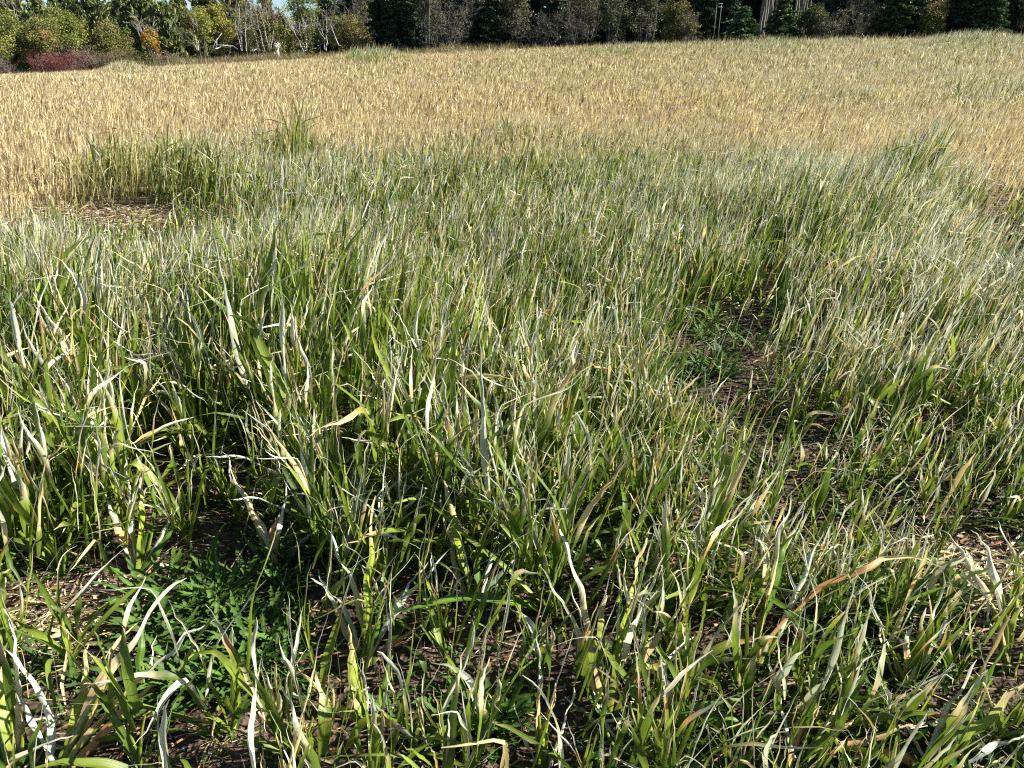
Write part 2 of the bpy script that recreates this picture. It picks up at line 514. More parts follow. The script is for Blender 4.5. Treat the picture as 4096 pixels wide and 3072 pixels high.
# ------------------------------------------------------------------ ground
def build_ground():
    def axis(n, lim, k):
        t = np.linspace(-1, 1, n)
        return np.sinh(t * k) / np.sinh(k) * lim
    ax = axis(460, 2500, 9.2)
    ay = axis(620, 2500, 8.6) + 2.2
    X, Y = np.meshgrid(ax, ay)
    Z = ground(X, Y)
    near = 1 / (1 + (np.hypot(X, Y - 2) / 9) ** 2)
    Z = Z + near * (0.035 * (vnoise(X * 7, Y * 7, 1) - .5) + 0.022 * (vnoise(X * 19, Y * 19, 2) - .5) + 0.014 * (vnoise(X * 41, Y * 41, 4) - .5))
    dens, h, green, px, py = field_maps(X, Y)
    soil = np.array([0.082, 0.058, 0.042]); straw = np.array([0.28, 0.20, 0.12]); turf = np.array([0.085, 0.082, 0.04])
    n = vnoise(X * 3, Y * 3, 7)[..., None]
    c = soil * (0.75 + 0.5 * n)
    k = (sstep(3, 12, np.hypot(X, Y)) * (1 - 0.6 * green))[..., None]
    c = c * (1 - k) + straw * k
    k = (sstep(51, 56, Y + 0.0 * X) + sstep(60, 90, np.abs(X)))[..., None]
    k = np.clip(k, 0, 1)
    c = c * (1 - k) + turf * k * (0.8 + .4 * vnoise(X * .4, Y * .4, 8)[..., None])
    ny, nx = X.shape
    idx = np.arange(nx * ny).reshape(ny, nx)
    F = np.stack([idx[:-1, :-1], idx[:-1, 1:], idx[1:, 1:], idx[1:, :-1]], -1).reshape(-1, 4)
    V = np.stack([X, Y, Z], -1).reshape(-1, 3)
    o = mesh_obj('ground', V, F, M_SOIL, None, c.reshape(-1, 3))
    tag(o, kind='structure', label='dark brown crumbly soil of the field under the crop')


build_ground()

# ------------------------------------------------------------------ standing crop as uncountable growth
rs = np.random.RandomState(5)
INDIV_Y = 3.0          # nearer than this every plant is an object of its own
a = Acc()
stuff_zone(a, rs, 1.0, INDIV_Y, 260, 14, 3, .85, margin=.5, lowfrac=.1)
stuff_zone(a, rs, INDIV_Y, 5.2, 1150, 14, 3, 1.0, margin=.9)
stuff_zone(a, rs, 5.2, 8.5, 850, 10, 3, 1.05)
stuff_zone(a, rs, 8.5, 14.5, 520, 7, 2, 1.3, want_green=True)
o = a.build('standing_grass', M_LEAF)
tag(o, 'tall green crop grass with bleached silvery twisted tips filling the middle of the field', 'grass', kind='stuff')
a = Acc()
stuff_zone(a, rs, 14.5, 26, 200, 5, 2, 1.9, want_green=True, margin=2)
stuff_zone(a, rs, 26, 52, 70, 4, 2, 3.0, want_green=True, margin=3)
o = a.build('green_regrowth', M_LEAF)
tag(o, 'scattered greener tufts rising out of the straw coloured field far away', 'grass', kind='stuff')
a = Acc()
stuff_zone(a, rs, 8.5, 14.5, 480, 6, 2, 1.15, want_green=False)
stuff_zone(a, rs, 14.5, 26, 260, 5, 2, 1.7, want_green=False, margin=2)
stuff_zone(a, rs, 26, 52, 110, 4, 2, 2.8, want_green=False, margin=3)
o = a.build('dry_grass', M_LEAF)
tag(o, 'golden straw coloured dead grass covering the far part of the field', 'grass', kind='stuff')

# ------------------------------------------------------------------ individual grass plants in the foreground


def tube(acc, pts, rad, color, sides=6, color2=None):
    pts = np.asarray(pts, float); S = len(pts)
    rad = np.broadcast_to(np.asarray(rad, float), (S,))
    T = np.gradient(pts, axis=0); T /= np.linalg.norm(T, axis=1, keepdims=True) + 1e-9
    ref = np.array([0, 0, 1.0]) if abs(T[0, 2]) < 0.8 else np.array([1.0, 0, 0])
    u = np.cross(T, ref); u /= np.linalg.norm(u, axis=1, keepdims=True) + 1e-9
    v = np.cross(T, u)
    an = np.linspace(0, 2 * math.pi, sides, endpoint=False)
    V = pts[:, None] + rad[:, None, None] * (u[:, None] * np.cos(an)[None, :, None] + v[:, None] * np.sin(an)[None, :, None])
    idx = np.arange(S * sides).reshape(S, sides)
    nx = np.roll(idx, -1, 1)
    F = np.stack([idx[:-1], nx[:-1], nx[1:], idx[1:]], -1).reshape(-1, 4)
    c = np.asarray(color, float)
    if c.ndim == 1:
        c2 = c if color2 is None else np.asarray(color2, float)
        t = np.linspace(0, 1, S)[:, None]
        c = c * (1 - t) + c2 * t
    C = np.repeat(c[:, None], sides, 1).reshape(-1, 3)
    RV = np.zeros((S * sides, 3)); RV[:, 0] = np.tile(np.linspace(0, 1, sides), S); RV[:, 1] = np.repeat(np.arange(S) * .03, sides)
    acc.add(V.reshape(-1, 3), F, C, RV)


def plant_proto(seed, tillers, hgt, dryness, spread=0.25):
    rs = np.random.RandomState(seed)
    A, B = Acc(), Acc()
    for t in range(tillers):
        H = hgt * rs.uniform(0.75, 1.1)
        ang = rs.rand() * 6.28; lean = rs.uniform(0.03, spread)
        b0 = np.array([rs.normal(0, .02), rs.normal(0, .02), -0.01])
        sh = H * rs.uniform(0.28, 0.5)
        s = np.linspace(0, 1, 7)[:, None]
        dirv = np.array([math.cos(ang) * lean, math.sin(ang) * lean, 1.0])
        curve = np.array([math.cos(ang), math.sin(ang), 0]) * 0.04 * s ** 2
        pts = b0 + dirv * sh * s + curve
        r = np.linspace(0.006, 0.003, 7) * rs.uniform(0.8, 1.2)
        r[3] *= 1.25
        tube(B, pts, r, YGREEN * 0.6 + GREEN * 0.3, 7, YGREEN * rs.uniform(.8, 1.2))
        n = rs.randint(5, 8)
        fr = np.sort(rs.uniform(0.05, 1.0, n)); fr[-2:] = 1.0
        base = b0 + dirv * sh * fr[:, None] + np.array([math.cos(ang), math.sin(ang), 0]) * .04 * fr[:, None] ** 2
        L = np.clip(H * rs.uniform(0.5, 1.0, n) * (1.1 - fr * 0.25), 0.12, H * 1.3)
        low = fr < 0.25
        phi = np.arange(n) * math.pi + rs.normal(0, .7, n) + ang
        th0 = np.where(low, rs.uniform(0.4, 1.0, n), rs.uniform(0.08, 0.38, n))
        bend = np.where(low, rs.uniform(0.3, 1.2, n), rs.normal(0.1, 0.32, n))
        S = 18
        P, side = spines(rs, base, phi, th0, bend, L, S, wob=0.13, kinkp=0.35)
        P[..., 0] += 0.10 * np.clip(P[..., 2], 0, 1)
        C, k1 = leaf_colors(rs, n, S, dryness_draw(rs, n, low), np.ones(n))
        W = width_profile(rs, n, S, np.where(rs.rand(n) < .25, rs.uniform(.022, .036, n), rs.uniform(0.008, 0.018, n)), k1, 0.7)
        ribbons(A, P, side, W, C, 3, roll=0.35 + 1.0 * k1)
        # a few short basal blades
        m = rs.randint(2, 5)
        P, side = spines(rs, np.tile(b0, (m, 1)), rs.rand(m) * 6.28, rs.uniform(.5, 1.2, m), rs.uniform(.2, 1., m), rs.uniform(.08, .22, m), 10)
        C, k1 = leaf_colors(rs, m, 10, rs.uniform(.4, 1.3, m), np.ones(m))
        ribbons(A, P, side, width_profile(rs, m, 10, rs.uniform(.006, .014, m), k1), C, 3, fold=.35)
    return A, B


PLANT_VARIANTS = []
specs = [(3, .52, .25), (2, .5, .35), (4, .56, .2), (3, .46, .5), (2, .42, .6), (1, .5, .3), (4, .5, .3), (3, .58, .15), (2, .36, .3), (2, .48, .75)]
# positions: best-candidate sampling weighted by the crop density map
rs = np.random.RandomState(77)
spots = []
HERO_PX = [(230, 3090), (60, 3080), (575, 2790), (1475, 2650), (1480, 2900), (2440, 2890), (2170, 3090), (2480, 3020), (3000, 2700),
           (3740, 3110), (3190, 3110), (4030, 2690), (3640, 2760), (560, 2290), (1900, 2430), (1090, 2290)]
hero_xy = [hit(*p)[:2] for p in HERO_PX]
tries = 0
while len(spots) < 276 and tries < 60000:
    tries += 1
    y = rs.uniform(1.0, INDIV_Y); xm = (y * CP + CAM_H * SP) * 0.70 + 0.25
    x = rs.uniform(-xm, xm)
    d, h, g, px, py = [float(v) for v in field_maps(np.array([x]), np.array([y]))]
    if rs.rand() > d ** 1.3: continue
    mind = (0.085 if py < 2250 else 0.12) + 0.1 * (1 - d)
    if any((x - q[0]) ** 2 + (y - q[1]) ** 2 < mind * mind for q in spots): continue
    if any((x - q[0]) ** 2 + (y - q[1]) ** 2 < 0.13 ** 2 for q in hero_xy): continue
    spots.append((x, y, h, px, py))


def copy_thing(src, loc, rz, sc):
    r = src.copy(); col.objects.link(r)
    r.location = loc; r.rotation_euler = (0, 0, rz); r.scale = (sc, sc, sc)
    for ch in src.children:
        c = ch.copy(); col.objects.link(c); c.parent = r
    return r


protos = []
for i in range(30):
    t, hh, dr = specs[i % len(specs)]
    A, B = plant_proto(100 + i, t, hh, dr)
    protos.append([A, B, hh, None, dr])
for k, (x, y, h, px, py) in enumerate(spots):
    pr = protos[k % 30]
    z = float(ground(x, y)); sc = min(h, .6) / 0.47 * rs.uniform(0.85, 1.2) * (1.12 if py > 2200 else 1.0)
    rz = rs.rand() * 6.28
    if pr[3] is None:
        r = empty('grass_plant', (x, y, z), rz); r.scale = (sc, sc, sc)
        pr[0].build('leaves', M_LEAF, r); pr[1].build('stem', M_LEAF, r)
        pr[3] = r
    else:
        r = copy_thing(pr[3], (x, y, z), rz, sc)
    if px < 1366: side_ = 'left'
    elif px < 2731: side_ = 'middle'
    else: side_ = 'right'
    if py > 2300: band = 'by bare soil'
    else: band = 'in the dense stand'
    tag(r, 'green grass plant with bleached leaf tips, %s foreground, %s' % (side_, band), 'grass plant',
        'single grass plants on the %s, %s' % (side_, 'near front' if py > 2300 else 'dense stand'))

# ---- hero plants: the ones the eye can single out; leaves given as (control px, tip px, width m, kind, lean m)
K = {'g': (GREEN * 1.15, GREEN * 1.5, YGREEN), 'y': (YGREEN * .75, YGREEN * 1.25, CREAM), 'c': (YGREEN * 1.1, CREAM, GREY * 1.1),
     'o': (CREAM, BROWN * 1.5, CREAM), 'w': (CREAM * .9, GREY * 1.1, GREY * 1.15), 'b': (GREEN, BLUEG, GREY)}
HEROES = [
    ('large dried grass plant with broad cream leaves fanning to upper right, bottom left corner', (230, 3090),
     [((400, 2700), (745, 2272), .034, 'c', .05), ((470, 2760), (840, 2490), .026, 'c', .0), ((270, 2830), (20, 2590), .026, 'w', -.02),
      ((140, 2900), (60, 2720), .02, 'w', 0), ((330, 2900), (350, 2560), .026, 'y', .04), ((480, 2860), (640, 2720), .03, 'o', -.03),
      ((350, 2960), (560, 2930), .022, 'g', -.06), ((150, 3000), (250, 2790), .014, 'w', 0), ((380, 2900), (470, 2900), .02, 'o', -.05)]),
    ('yellow green grass plant with broad upright leaf at the left border, bottom', (60, 3080),
     [((30, 2830), (5, 2610), .034, 'y', .03), ((120, 2900), (40, 2480), .02, 'c', .0), ((10, 2900), (-90, 2700), .02, 'g', 0),
      ((160, 2960), (250, 2850), .015, 'g', -.05)]),
    ('single bright green upright blade standing beside the dandelion patch', (575, 2790),
     [((555, 2640), (582, 2470), .020, 'g', .0), ((600, 2700), (620, 2540), .012, 'c', .02), ((640, 2740), (690, 2700), .01, 'g', -.03)]),
    ('grass plant with thick pale stalk and cream crumpled leaves spreading both ways, left of centre', (1475, 2650),
     [((1470, 2380), (1290, 2120), .024, 'c', .02), ((1480, 2300), (1510, 1990), .022, 'y', .03), ((1590, 2420), (1815, 2200), .022, 'w', .0),
      ((1600, 2330), (1700, 2260), .02, 'w', .0), ((1430, 2400), (1240, 2310), .018, 'w', -.02), ((1560, 2560), (1760, 2450), .016, 'o', -.04),
      ((1380, 2500), (1270, 2280), .024, 'c', .0), ((1540, 2400), (1550, 2150), .02, 'g', .06), ((1400, 2600), (1230, 2560), .014, 'g', -.04)]),
    ('low yellow green plant with one cream leaf pointing to the upper left, on bare soil', (1480, 2900),
     [((1400, 2740), (1410, 2500), .026, 'y', .0), ((1540, 2830), (1575, 2560), .018, 'g', .02), ((1300, 2830), (1060, 2750), .022, 'c', .0),
      ((1340, 2860), (1175, 2660), .018, 'y', .02), ((1560, 2860), (1700, 2840), .016, 'b', -.05), ((1380, 2940), (1180, 2960), .02, 'o', -.05),
      ((1440, 2800), (1400, 2650), .03, 'y', .0)]),
    ('biggest foreground plant, orange and cream leaves fanning from one base, right of centre', (2440, 2890),
     [((2350, 2600), (2180, 2270), .034, 'c', .02), ((2380, 2500), (2255, 2060), .03, 'c', .05), ((2400, 2600), (2425, 2360), .036, 'y', .0),
      ((2480, 2620), (2650, 2210), .026, 'w', .02), ((2460, 2600), (2600, 2080), .028, 'y', .06), ((2620, 2560), (2770, 2310), .022, 'c', .0),
      ((2560, 2640), (2720, 2640), .03, 'o', -.04), ((2320, 2700), (2290, 2460), .022, 'g', .04), ((2430, 2700), (2490, 2420), .024, 'g', .03),
      ((2560, 2700), (2630, 2480), .022, 'y', .05), ((2330, 2850), (2260, 2790), .014, 'w', -.04), ((2650, 2720), (2860, 2720), .02, 'g', -.05),
      ((2370, 2660), (2280, 2350), .018, 'w', 0.03), ((2500, 2560), (2480, 2260), .02, 'w', .05)]),
    ('thin straw yellow stalk with narrow pale leaves at the bottom middle of the photo', (2170, 3090),
     [((2150, 2820), (2150, 2520), .016, 'c', .0), ((2190, 2900), (2240, 2700), .012, 'y', .02), ((2250, 2950), (2310, 2730), .013, 'w', .0),
      ((2100, 2980), (2060, 2800), .01, 'w', .0)]),
    ('plant with long wide smooth green leaves arching right over dark soil, bottom middle', (2480, 3020),
     [((2850, 2780), (3110, 3030), .036, 'g', -.02), ((2640, 2800), (3050, 2800), .024, 'g', .02), ((2740, 2960), (2700, 2800), .02, 'g', .0),
      ((2400, 2900), (2380, 2760), .014, 'w', .0), ((2560, 2960), (2700, 3050), .02, 'g', -.05), ((2300, 3000), (2200, 2960), .012, 'b', -.03)]),
    ('leaning plant with thick folded green leaf and long tan arching leaf, right foreground', (3000, 2700),
     [((3060, 2420), (3180, 2130), .038, 'g', .0), ((3160, 2520), (3290, 2120), .026, 'w', .02), ((3300, 2180), (3800, 2235), .024, 'o', .0),
      ((3120, 2560), (3240, 2350), .03, 'y', .04), ((3100, 2300), (3160, 1960), .02, 'c', .05), ((3220, 2620), (3420, 2250), .02, 'g', .02),
      ((2940, 2560), (2900, 2420), .014, 'b', .0), ((3250, 2560), (3420, 2480), .014, 'b', -.03)]),
    ('broad leaved bright green plant leaning up to the right with grey tips, bottom right corner', (3740, 3110),
     [((3840, 2850), (4080, 2560), .042, 'g', .0), ((3900, 2950), (4120, 2700), .034, 'y', .02), ((3840, 2980), (3960, 2720), .034, 'g', .03),
      ((3950, 2980), (4150, 2930), .02, 'w', -.03), ((3560, 2960), (3330, 3090), .026, 'o', -.05), ((3650, 2960), (3640, 2900), .016, 'c', 0),
      ((3760, 2900), (3900, 2640), .022, 'w', .05)]),
    ('plant with thick crumpled tan leaf at the bottom, right of the wide green leaves', (3190, 3110),
     [((3180, 2880), (3290, 2825), .04, 'o', .0), ((3280, 2980), (3420, 2880), .028, 'y', .0), ((3330, 2960), (3640, 2905), .026, 'o', -.03),
      ((3130, 2900), (3080, 2600), .016, 'w', .04), ((3250, 2900), (3260, 2640), .03, 'g', .05), ((3300, 2850), (3500, 2640), .016, 'w', .02)]),
    ('yellow green stalk with long pale leaf arching to upper left near the right border', (4030, 2690),
     [((4010, 2330), (3745, 2105), .026, 'c', .0), ((4060, 2250), (3870, 2105), .024, 'w', .03), ((4060, 2500), (4110, 2300), .026, 'y', .0),
      ((3980, 2560), (3930, 2380), .018, 'c', .03), ((4080, 2600), (4150, 2520), .02, 'y', -.02), ((3960, 2640), (3880, 2590), .012, 'g', -.04)]),
    ('plant with thin grey curled leaves and pale stalk on bare soil, right foreground', (3640, 2760),
     [((3630, 2600), (3650, 2490), .026, 'c', .0), ((3720, 2560), (3790, 2270), .016, 'w', .02), ((3560, 2560), (3430, 2290), .012, 'w', .0),
      ((3700, 2640), (3800, 2400), .022, 'c', .0), ((3540, 2650), (3520, 2500), .018, 'y', .0), ((3450, 2620), (3440, 2420), .022, 'g', .04),
      ((3800, 2700), (3900, 2660), .014, 'g', -.04), ((3640, 2650), (3620, 2520), .028, 'y', .01)]),
    ('plant with broad tan striped leaf hanging folded over, left before the dense stand', (560, 2290),
     [((470, 2020), (520, 2250), .036, 'o', -.04), ((590, 2120), (560, 1830), .024, 'y', .03), ((640, 2140), (720, 2010), .016, 'w', .0),
      ((500, 2150), (390, 1900), .028, 'c', .04), ((520, 2120), (500, 1800), .026, 'w', .06), ((640, 2200), (700, 2080), .022, 'g', .0),
      ((430, 2260), (260, 2200), .02, 'o', -.03), ((620, 2100), (650, 1880), .024, 'g', .05)]),
    ('plant with wide lime green folded leaf leaning to upper left, middle of the foreground', (1900, 2430),
     [((1860, 2180), (1760, 1890), .034, 'y', .0), ((1800, 2250), (1750, 1950), .018, 'c', .04), ((1950, 2280), (2020, 2090), .016, 'w', .02),
      ((1960, 2350), (2080, 2200), .016, 'b', .0), ((1900, 2250), (1950, 2000), .022, 'g', .06), ((1830, 2390), (1740, 2330), .014, 'w', -.03)]),
    ('plant with fanned leaves and grey pointed tips beside the dark hollow, left foreground', (1090, 2290),
     [((1000, 2020), (885, 1800), .02, 'c', .0), ((1060, 2100), (940, 1960), .024, 'w', .02), ((1120, 2100), (1160, 1900), .02, 'w', .0),
      ((1170, 2200), (1310, 2080), .016, 'b', .0), ((1080, 2150), (1110, 2050), .03, 'o', .0), ((1030, 2200), (960, 2110), .018, 'g', .02),
      ((1140, 2240), (1230, 2200), .014, 'g', -.03)]),
]


def bez_leaf(acc, rs, p0, p1, p2, width, kind, S=30):
    s = np.linspace(0, 1, S)[:, None]
    P = (1 - s) ** 2 * p0 + 2 * s * (1 - s) * p1 + s ** 2 * p2
    L = np.linalg.norm(np.diff(P, axis=0), axis=1).sum()
    wv = np.stack([np.sin(6.28 * (rs.uniform(1, 3.5) * s[:, 0]) + rs.rand() * 6.28) for _ in range(3)], -1)
    wv += 0.5 * np.stack([np.sin(6.28 * (rs.uniform(3, 7) * s[:, 0]) + rs.rand() * 6.28) for _ in range(3)], -1)
    P = P + (wv - wv[:1]) * 0.016 * L * (s ** 1.2)
    T = np.gradient(P, axis=0); T /= np.linalg.norm(T, axis=1, keepdims=True)
    # blades face the viewer and the sky at the base and twist along their length
    ref = np.array([rs.uniform(.5, 1.4), -.5, rs.uniform(.2, .8)]); ref /= np.linalg.norm(ref)
    e = np.cross(T, ref); e /= np.linalg.norm(e, axis=1, keepdims=True) + 1e-6
    f = np.cross(T, e)
    tw = rs.uniform(-.4, .4) + rs.normal(0, 1.9) * s[:, 0] ** 2 + 0.35 * np.sin(8 * s[:, 0] + rs.rand() * 6)
    if kind in 'gy': tw *= 0.55
    side = e * np.cos(tw)[:, None] + f * np.sin(tw)[:, None]
    c0, c1, c2 = K[kind]
    a = {'g': (.5, .93), 'y': (.35, .75), 'c': (.12, .62), 'o': (.15, .7), 'w': (.1, .4), 'b': (.3, .7)}[kind]
    k1 = sstep(a[0] - .12, a[0] + .14, s); k2 = sstep(a[1] - .15, a[1] + .15, s)
    C = (c0 * (1 - k1) + c1 * k1) * (1 - k2) + c2 * k2
    C = C * rs.uniform(.85, 1.15) * (1 + .08 * rs.randn(S, 1))
    dryk = {'g': 0 * s + .8 * k2, 'y': .7 * k2, 'c': k1 * .5 + k2 * .5, 'o': k1 * .4 + .4 * k2, 'w': k1, 'b': k2}[kind][:, 0]
    prof = (0.45 + 0.55 * np.sin(np.clip(s[:, 0] * 2.4, 0, 1) * 1.57)) * np.clip(1 - s[:, 0] ** 2.4, 0, 1) ** .8
    W = 1.3 * width * np.clip(prof * (1 - .55 * dryk * (.7 + .3 * np.sin(11 * s[:, 0] + rs.rand() * 6))), .03, 1)
    # five across with a crease, crumpled where dry
    N_ = 5
    us = np.linspace(-.5, .5, N_)
    nrm = np.cross(T, side)
    V = np.empty((S, N_, 3))
    for k, u in enumerate(us):
        cr = 0.5 * abs(u) * 2 * (.45 + .8 * dryk) + .22 * dryk * np.sin(k * 2.1 + 14 * s[:, 0]) + .05 * np.sin(k * 3 + 25 * s[:, 0] + rs.rand() * 6)
        V[:, k] = P + side * (u * W)[:, None] + nrm * (cr * W)[:, None]
    idx = np.arange(S * N_).reshape(S, N_)
    F = np.stack([idx[:-1, :-1], idx[:-1, 1:], idx[1:, 1:], idx[1:, :-1]], -1).reshape(-1, 4)
    CC = np.repeat(C[:, None], N_, 1).copy(); CC[:, 2] = CC[:, 2] * 1.15 + .015
    RV = np.zeros((S, N_, 3)); RV[..., 0] = us; RV[..., 1] = (s * L); RV[..., 2] = rs.rand() * 20
    acc.add(V.reshape(-1, 3), F, np.clip(CC.reshape(-1, 3), 0, .9), RV.reshape(-1, 3))


for hi, (label, (bx_, by_), leaves) in enumerate(HEROES):
    rs = np.random.RandomState(500 + hi)
    gx, gy, gz = hit(bx_, by_)
    root = empty('grass_plant', (gx, gy, gz))
    g0 = np.array([gx, gy, gz])
    D = gy * CP - (gz - CAM_H) * SP
    A, B = Acc(), Acc()
    for (c, t, wd, kind, lean) in leaves:
        p0 = np.array([rs.normal(0, .012), rs.normal(0, .012), -.005])
        p1 = at_depth(c[0], c[1], D - lean * .3) - g0
        p2 = at_depth(t[0], t[1], D + lean + .05) - g0
        p1[2] = max(p1[2], 0.015); p2[2] = max(p2[2], 0.02)
        bez_leaf(A, rs, p0, p1, p2, wd, kind)
    # sheathing stems up the two steepest leaves
    order = sorted(leaves, key=lambda q: q[1][1])[:3]
    for (c, t, wd, kind, lean) in order:
        p1 = at_depth(c[0], c[1], D) - g0; p2 = at_depth(t[0], t[1], D) - g0
        s = np.linspace(0, .42, 7)[:, None]
        pts = 2 * s * (1 - s) * p1 + s ** 2 * p2 + np.array([0, .004, -.006])
        B = Acc(); tube(B, pts, np.linspace(.008, .0035, 7), YGREEN * .7, 7, YGREEN * 1.1); B.build('stem', M_LEAF, root)
    A.build('leaves', M_LEAF, root)
    tag(root, label, 'grass plant')

# ------------------------------------------------------------------ dandelions in the gaps
def dandelion(seed):
    rs = np.random.RandomState(seed)
    A = Acc()
    n = rs.randint(11, 19); S = 24
    phi = np.arange(n) * 2.4 + rs.normal(0, .3, n)
    th0 = rs.uniform(0.5, 1.25, n); bend = rs.uniform(0.1, 0.6, n)
    L = rs.uniform(0.09, 0.19, n)
    P, side = spines(rs, np.zeros((n, 3)) + np.array([0, 0, .004]), phi, th0, bend, L, S, wob=.12, kinkp=0)
    d = np.stack([np.cos(phi), np.sin(phi), 0 * phi], -1)
    e = np.stack([-np.sin(phi), np.cos(phi), 0 * phi], -1)
    side = np.repeat(e[:, None], S, 1) + rs.normal(0, .12, (n, 1, 3)); side /= np.linalg.norm(side, axis=2, keepdims=True)
    P[..., 2] = np.maximum(P[..., 2], 0.006)
    s = np.linspace(0, 1, S)[None]
    teeth = 1 - 0.55 * ((s * rs.uniform(5, 7, (n, 1)) + rs.rand(n, 1)) % 1.0)
    prof = np.clip(0.18 + 1.1 * s ** .9, 0, 1) * np.clip(1 - s ** 5, 0.03, 1) * teeth
    W = rs.uniform(0.022, 0.04, (n, 1)) * prof
    C = (np.array([.065, .13, .02]) * rs.uniform(.7, 1.5, (n, 1)))[:, None] * np.ones((1, S, 1))
    if rs.rand() < .3: C[:1] = np.array([.14, .08, .045])
    ribbons(A, P, side, W, C, 3, fold=.3)
    return A


dp = []
rs = np.random.RandomState(9)
DAND = [(1000, 2560, 200, 200, 30, 'beside the cream grass plant at lower left'), (760, 2480, 180, 160, 24, 'beside the cream grass plant at lower left'),
        (850, 2780, 230, 120, 14, 'beside the cream grass plant at lower left'),
        (2850, 1370, 170, 110, 26, 'in the shaded hollow on the right'), (2800, 1500, 150, 60, 10, 'in the shaded hollow on the right'),
        (1850, 2900, 220, 120, 10, 'on soil at the bottom middle'), (3650, 2350, 250, 100, 12, 'on bare soil at the right'),
        (1250, 2280, 120, 120, 7, 'beside the cream grass plant at lower left'), (2750, 2960, 150, 60, 3, 'on soil at the bottom middle'),
        (3350, 2450, 150, 70, 5, 'on bare soil at the right')]
for (cx, cy, rx, ry, n, where) in DAND:
    for k in range(n):
        x, y, z = hit(cx + rs.normal(0, .55) * rx, cy + rs.normal(0, .55) * ry)
        i = len(dp)
        sc = rs.uniform(.5, .95)
        if i < 8:
            o = dandelion(40 + i).build('dandelion', M_WEED); dp.append(o)
        else:
            o = dp[rs.randint(8)].copy(); col.objects.link(o); dp.append(o)
        o.location = (x, y, z + .008); o.rotation_euler = (rs.normal(0, .06), rs.normal(0, .06), rs.rand() * 6.28)
        o.scale = (sc, sc, sc)
        tag(o, 'dark green toothed dandelion rosette ' + where, 'dandelion', 'dandelions ' + where)

# ------------------------------------------------------------------ foxtail grass with bristly heads
FOX = [(1700, 2230, 2030), (1130, 1990, 1800), (1240, 2010, 1830), (2060, 2720, 2490), (2130, 2700, 2540), (2110, 2790, 2620),
       (3020, 2720, 2640), (1560, 2290, 2120), (950, 2060, 1910), (1330, 2940, 2830), (640, 2990, 2900), (2010, 2600, 2480),
       (2060, 2850, 2700), (1960, 2700, 2570), (90, 2920, 2800), (3380, 2560, 2440), (2800, 2500, 2380), (470, 2950, 2850)]
wfox = ['in the middle of the foreground', 'beside the dark hollow at left', 'at the bottom left', 'in the right half of the foreground']
for i, (px, pyb, pyt) in enumerate(FOX):
    rs = np.random.RandomState(900 + i)
    x, y, z = hit(px, pyb)
    D = y * CP - (z - CAM_H) * SP
    tip = at_depth(px + rs.uniform(-25, 35), pyt, D) - np.array([x, y, z])
    root = empty('foxtail_plant', (x, y, z))
    A = Acc()
    s = np.linspace(0, 1, 9)[:, None]
    pts = tip * s + np.array([rs.normal(0, .02), .015, 0]) * np.sin(s * 3.14)
    tube(A, pts, np.linspace(.0016, .001, 9), BROWN * .7, 5, CREAM * .8)
    P, side = spines(rs, pts[[2, 4]], rs.rand(2) * 6.28, rs.uniform(.3, .9, 2), rs.uniform(.3, 1, 2), rs.uniform(.07, .13, 2), 10)
    C, k1 = leaf_colors(rs, 2, 10, np.array([.3, .6]), np.ones(2))
    ribbons(A, P, side, width_profile(rs, 2, 10, np.array([.006, .005]), k1), C, 3)
    A.build('stalk', M_LEAF, root)
    H = Acc()
    d = tip / np.linalg.norm(tip); hl = rs.uniform(.028, .045)
    cc = np.array([.34, .36, .10]) if i % 3 else np.array([.5, .42, .22])
    hp = tip + d * hl * np.linspace(0, 1, 7)[:, None]
    tube(H, hp, .0042 * np.array([.5, .95, 1, 1, .95, .7, .2]), cc, 6)
    nb = 110
    t = rs.rand(nb); an = rs.rand(nb) * 6.28
    u = np.cross(d, [0, 1, 0]); u /= np.linalg.norm(u); v = np.cross(d, u)
    o0 = tip + d * (hl * t)[:, None]
    rad = u * np.cos(an)[:, None] + v * np.sin(an)[:, None]
    b0 = o0 + rad * .003; b1 = o0 + rad * .011 + d * .006
    wdt = np.cross(rad, d) * .0006
    V = np.stack([b0 - wdt, b0 + wdt, b1], 1).reshape(-1, 3)
    H.add(V, np.arange(nb * 3).reshape(-1, 3), cc * 1.25)
    H.build('seed_head', M_SEED, root)
    where = wfox[2] if px < 700 else wfox[1] if px < 1300 else wfox[0] if px < 2500 else wfox[3]
    tag(root, 'thin foxtail stalk with bristly yellowish seed head ' + where, 'foxtail plant', 'foxtail stalks ' + where)

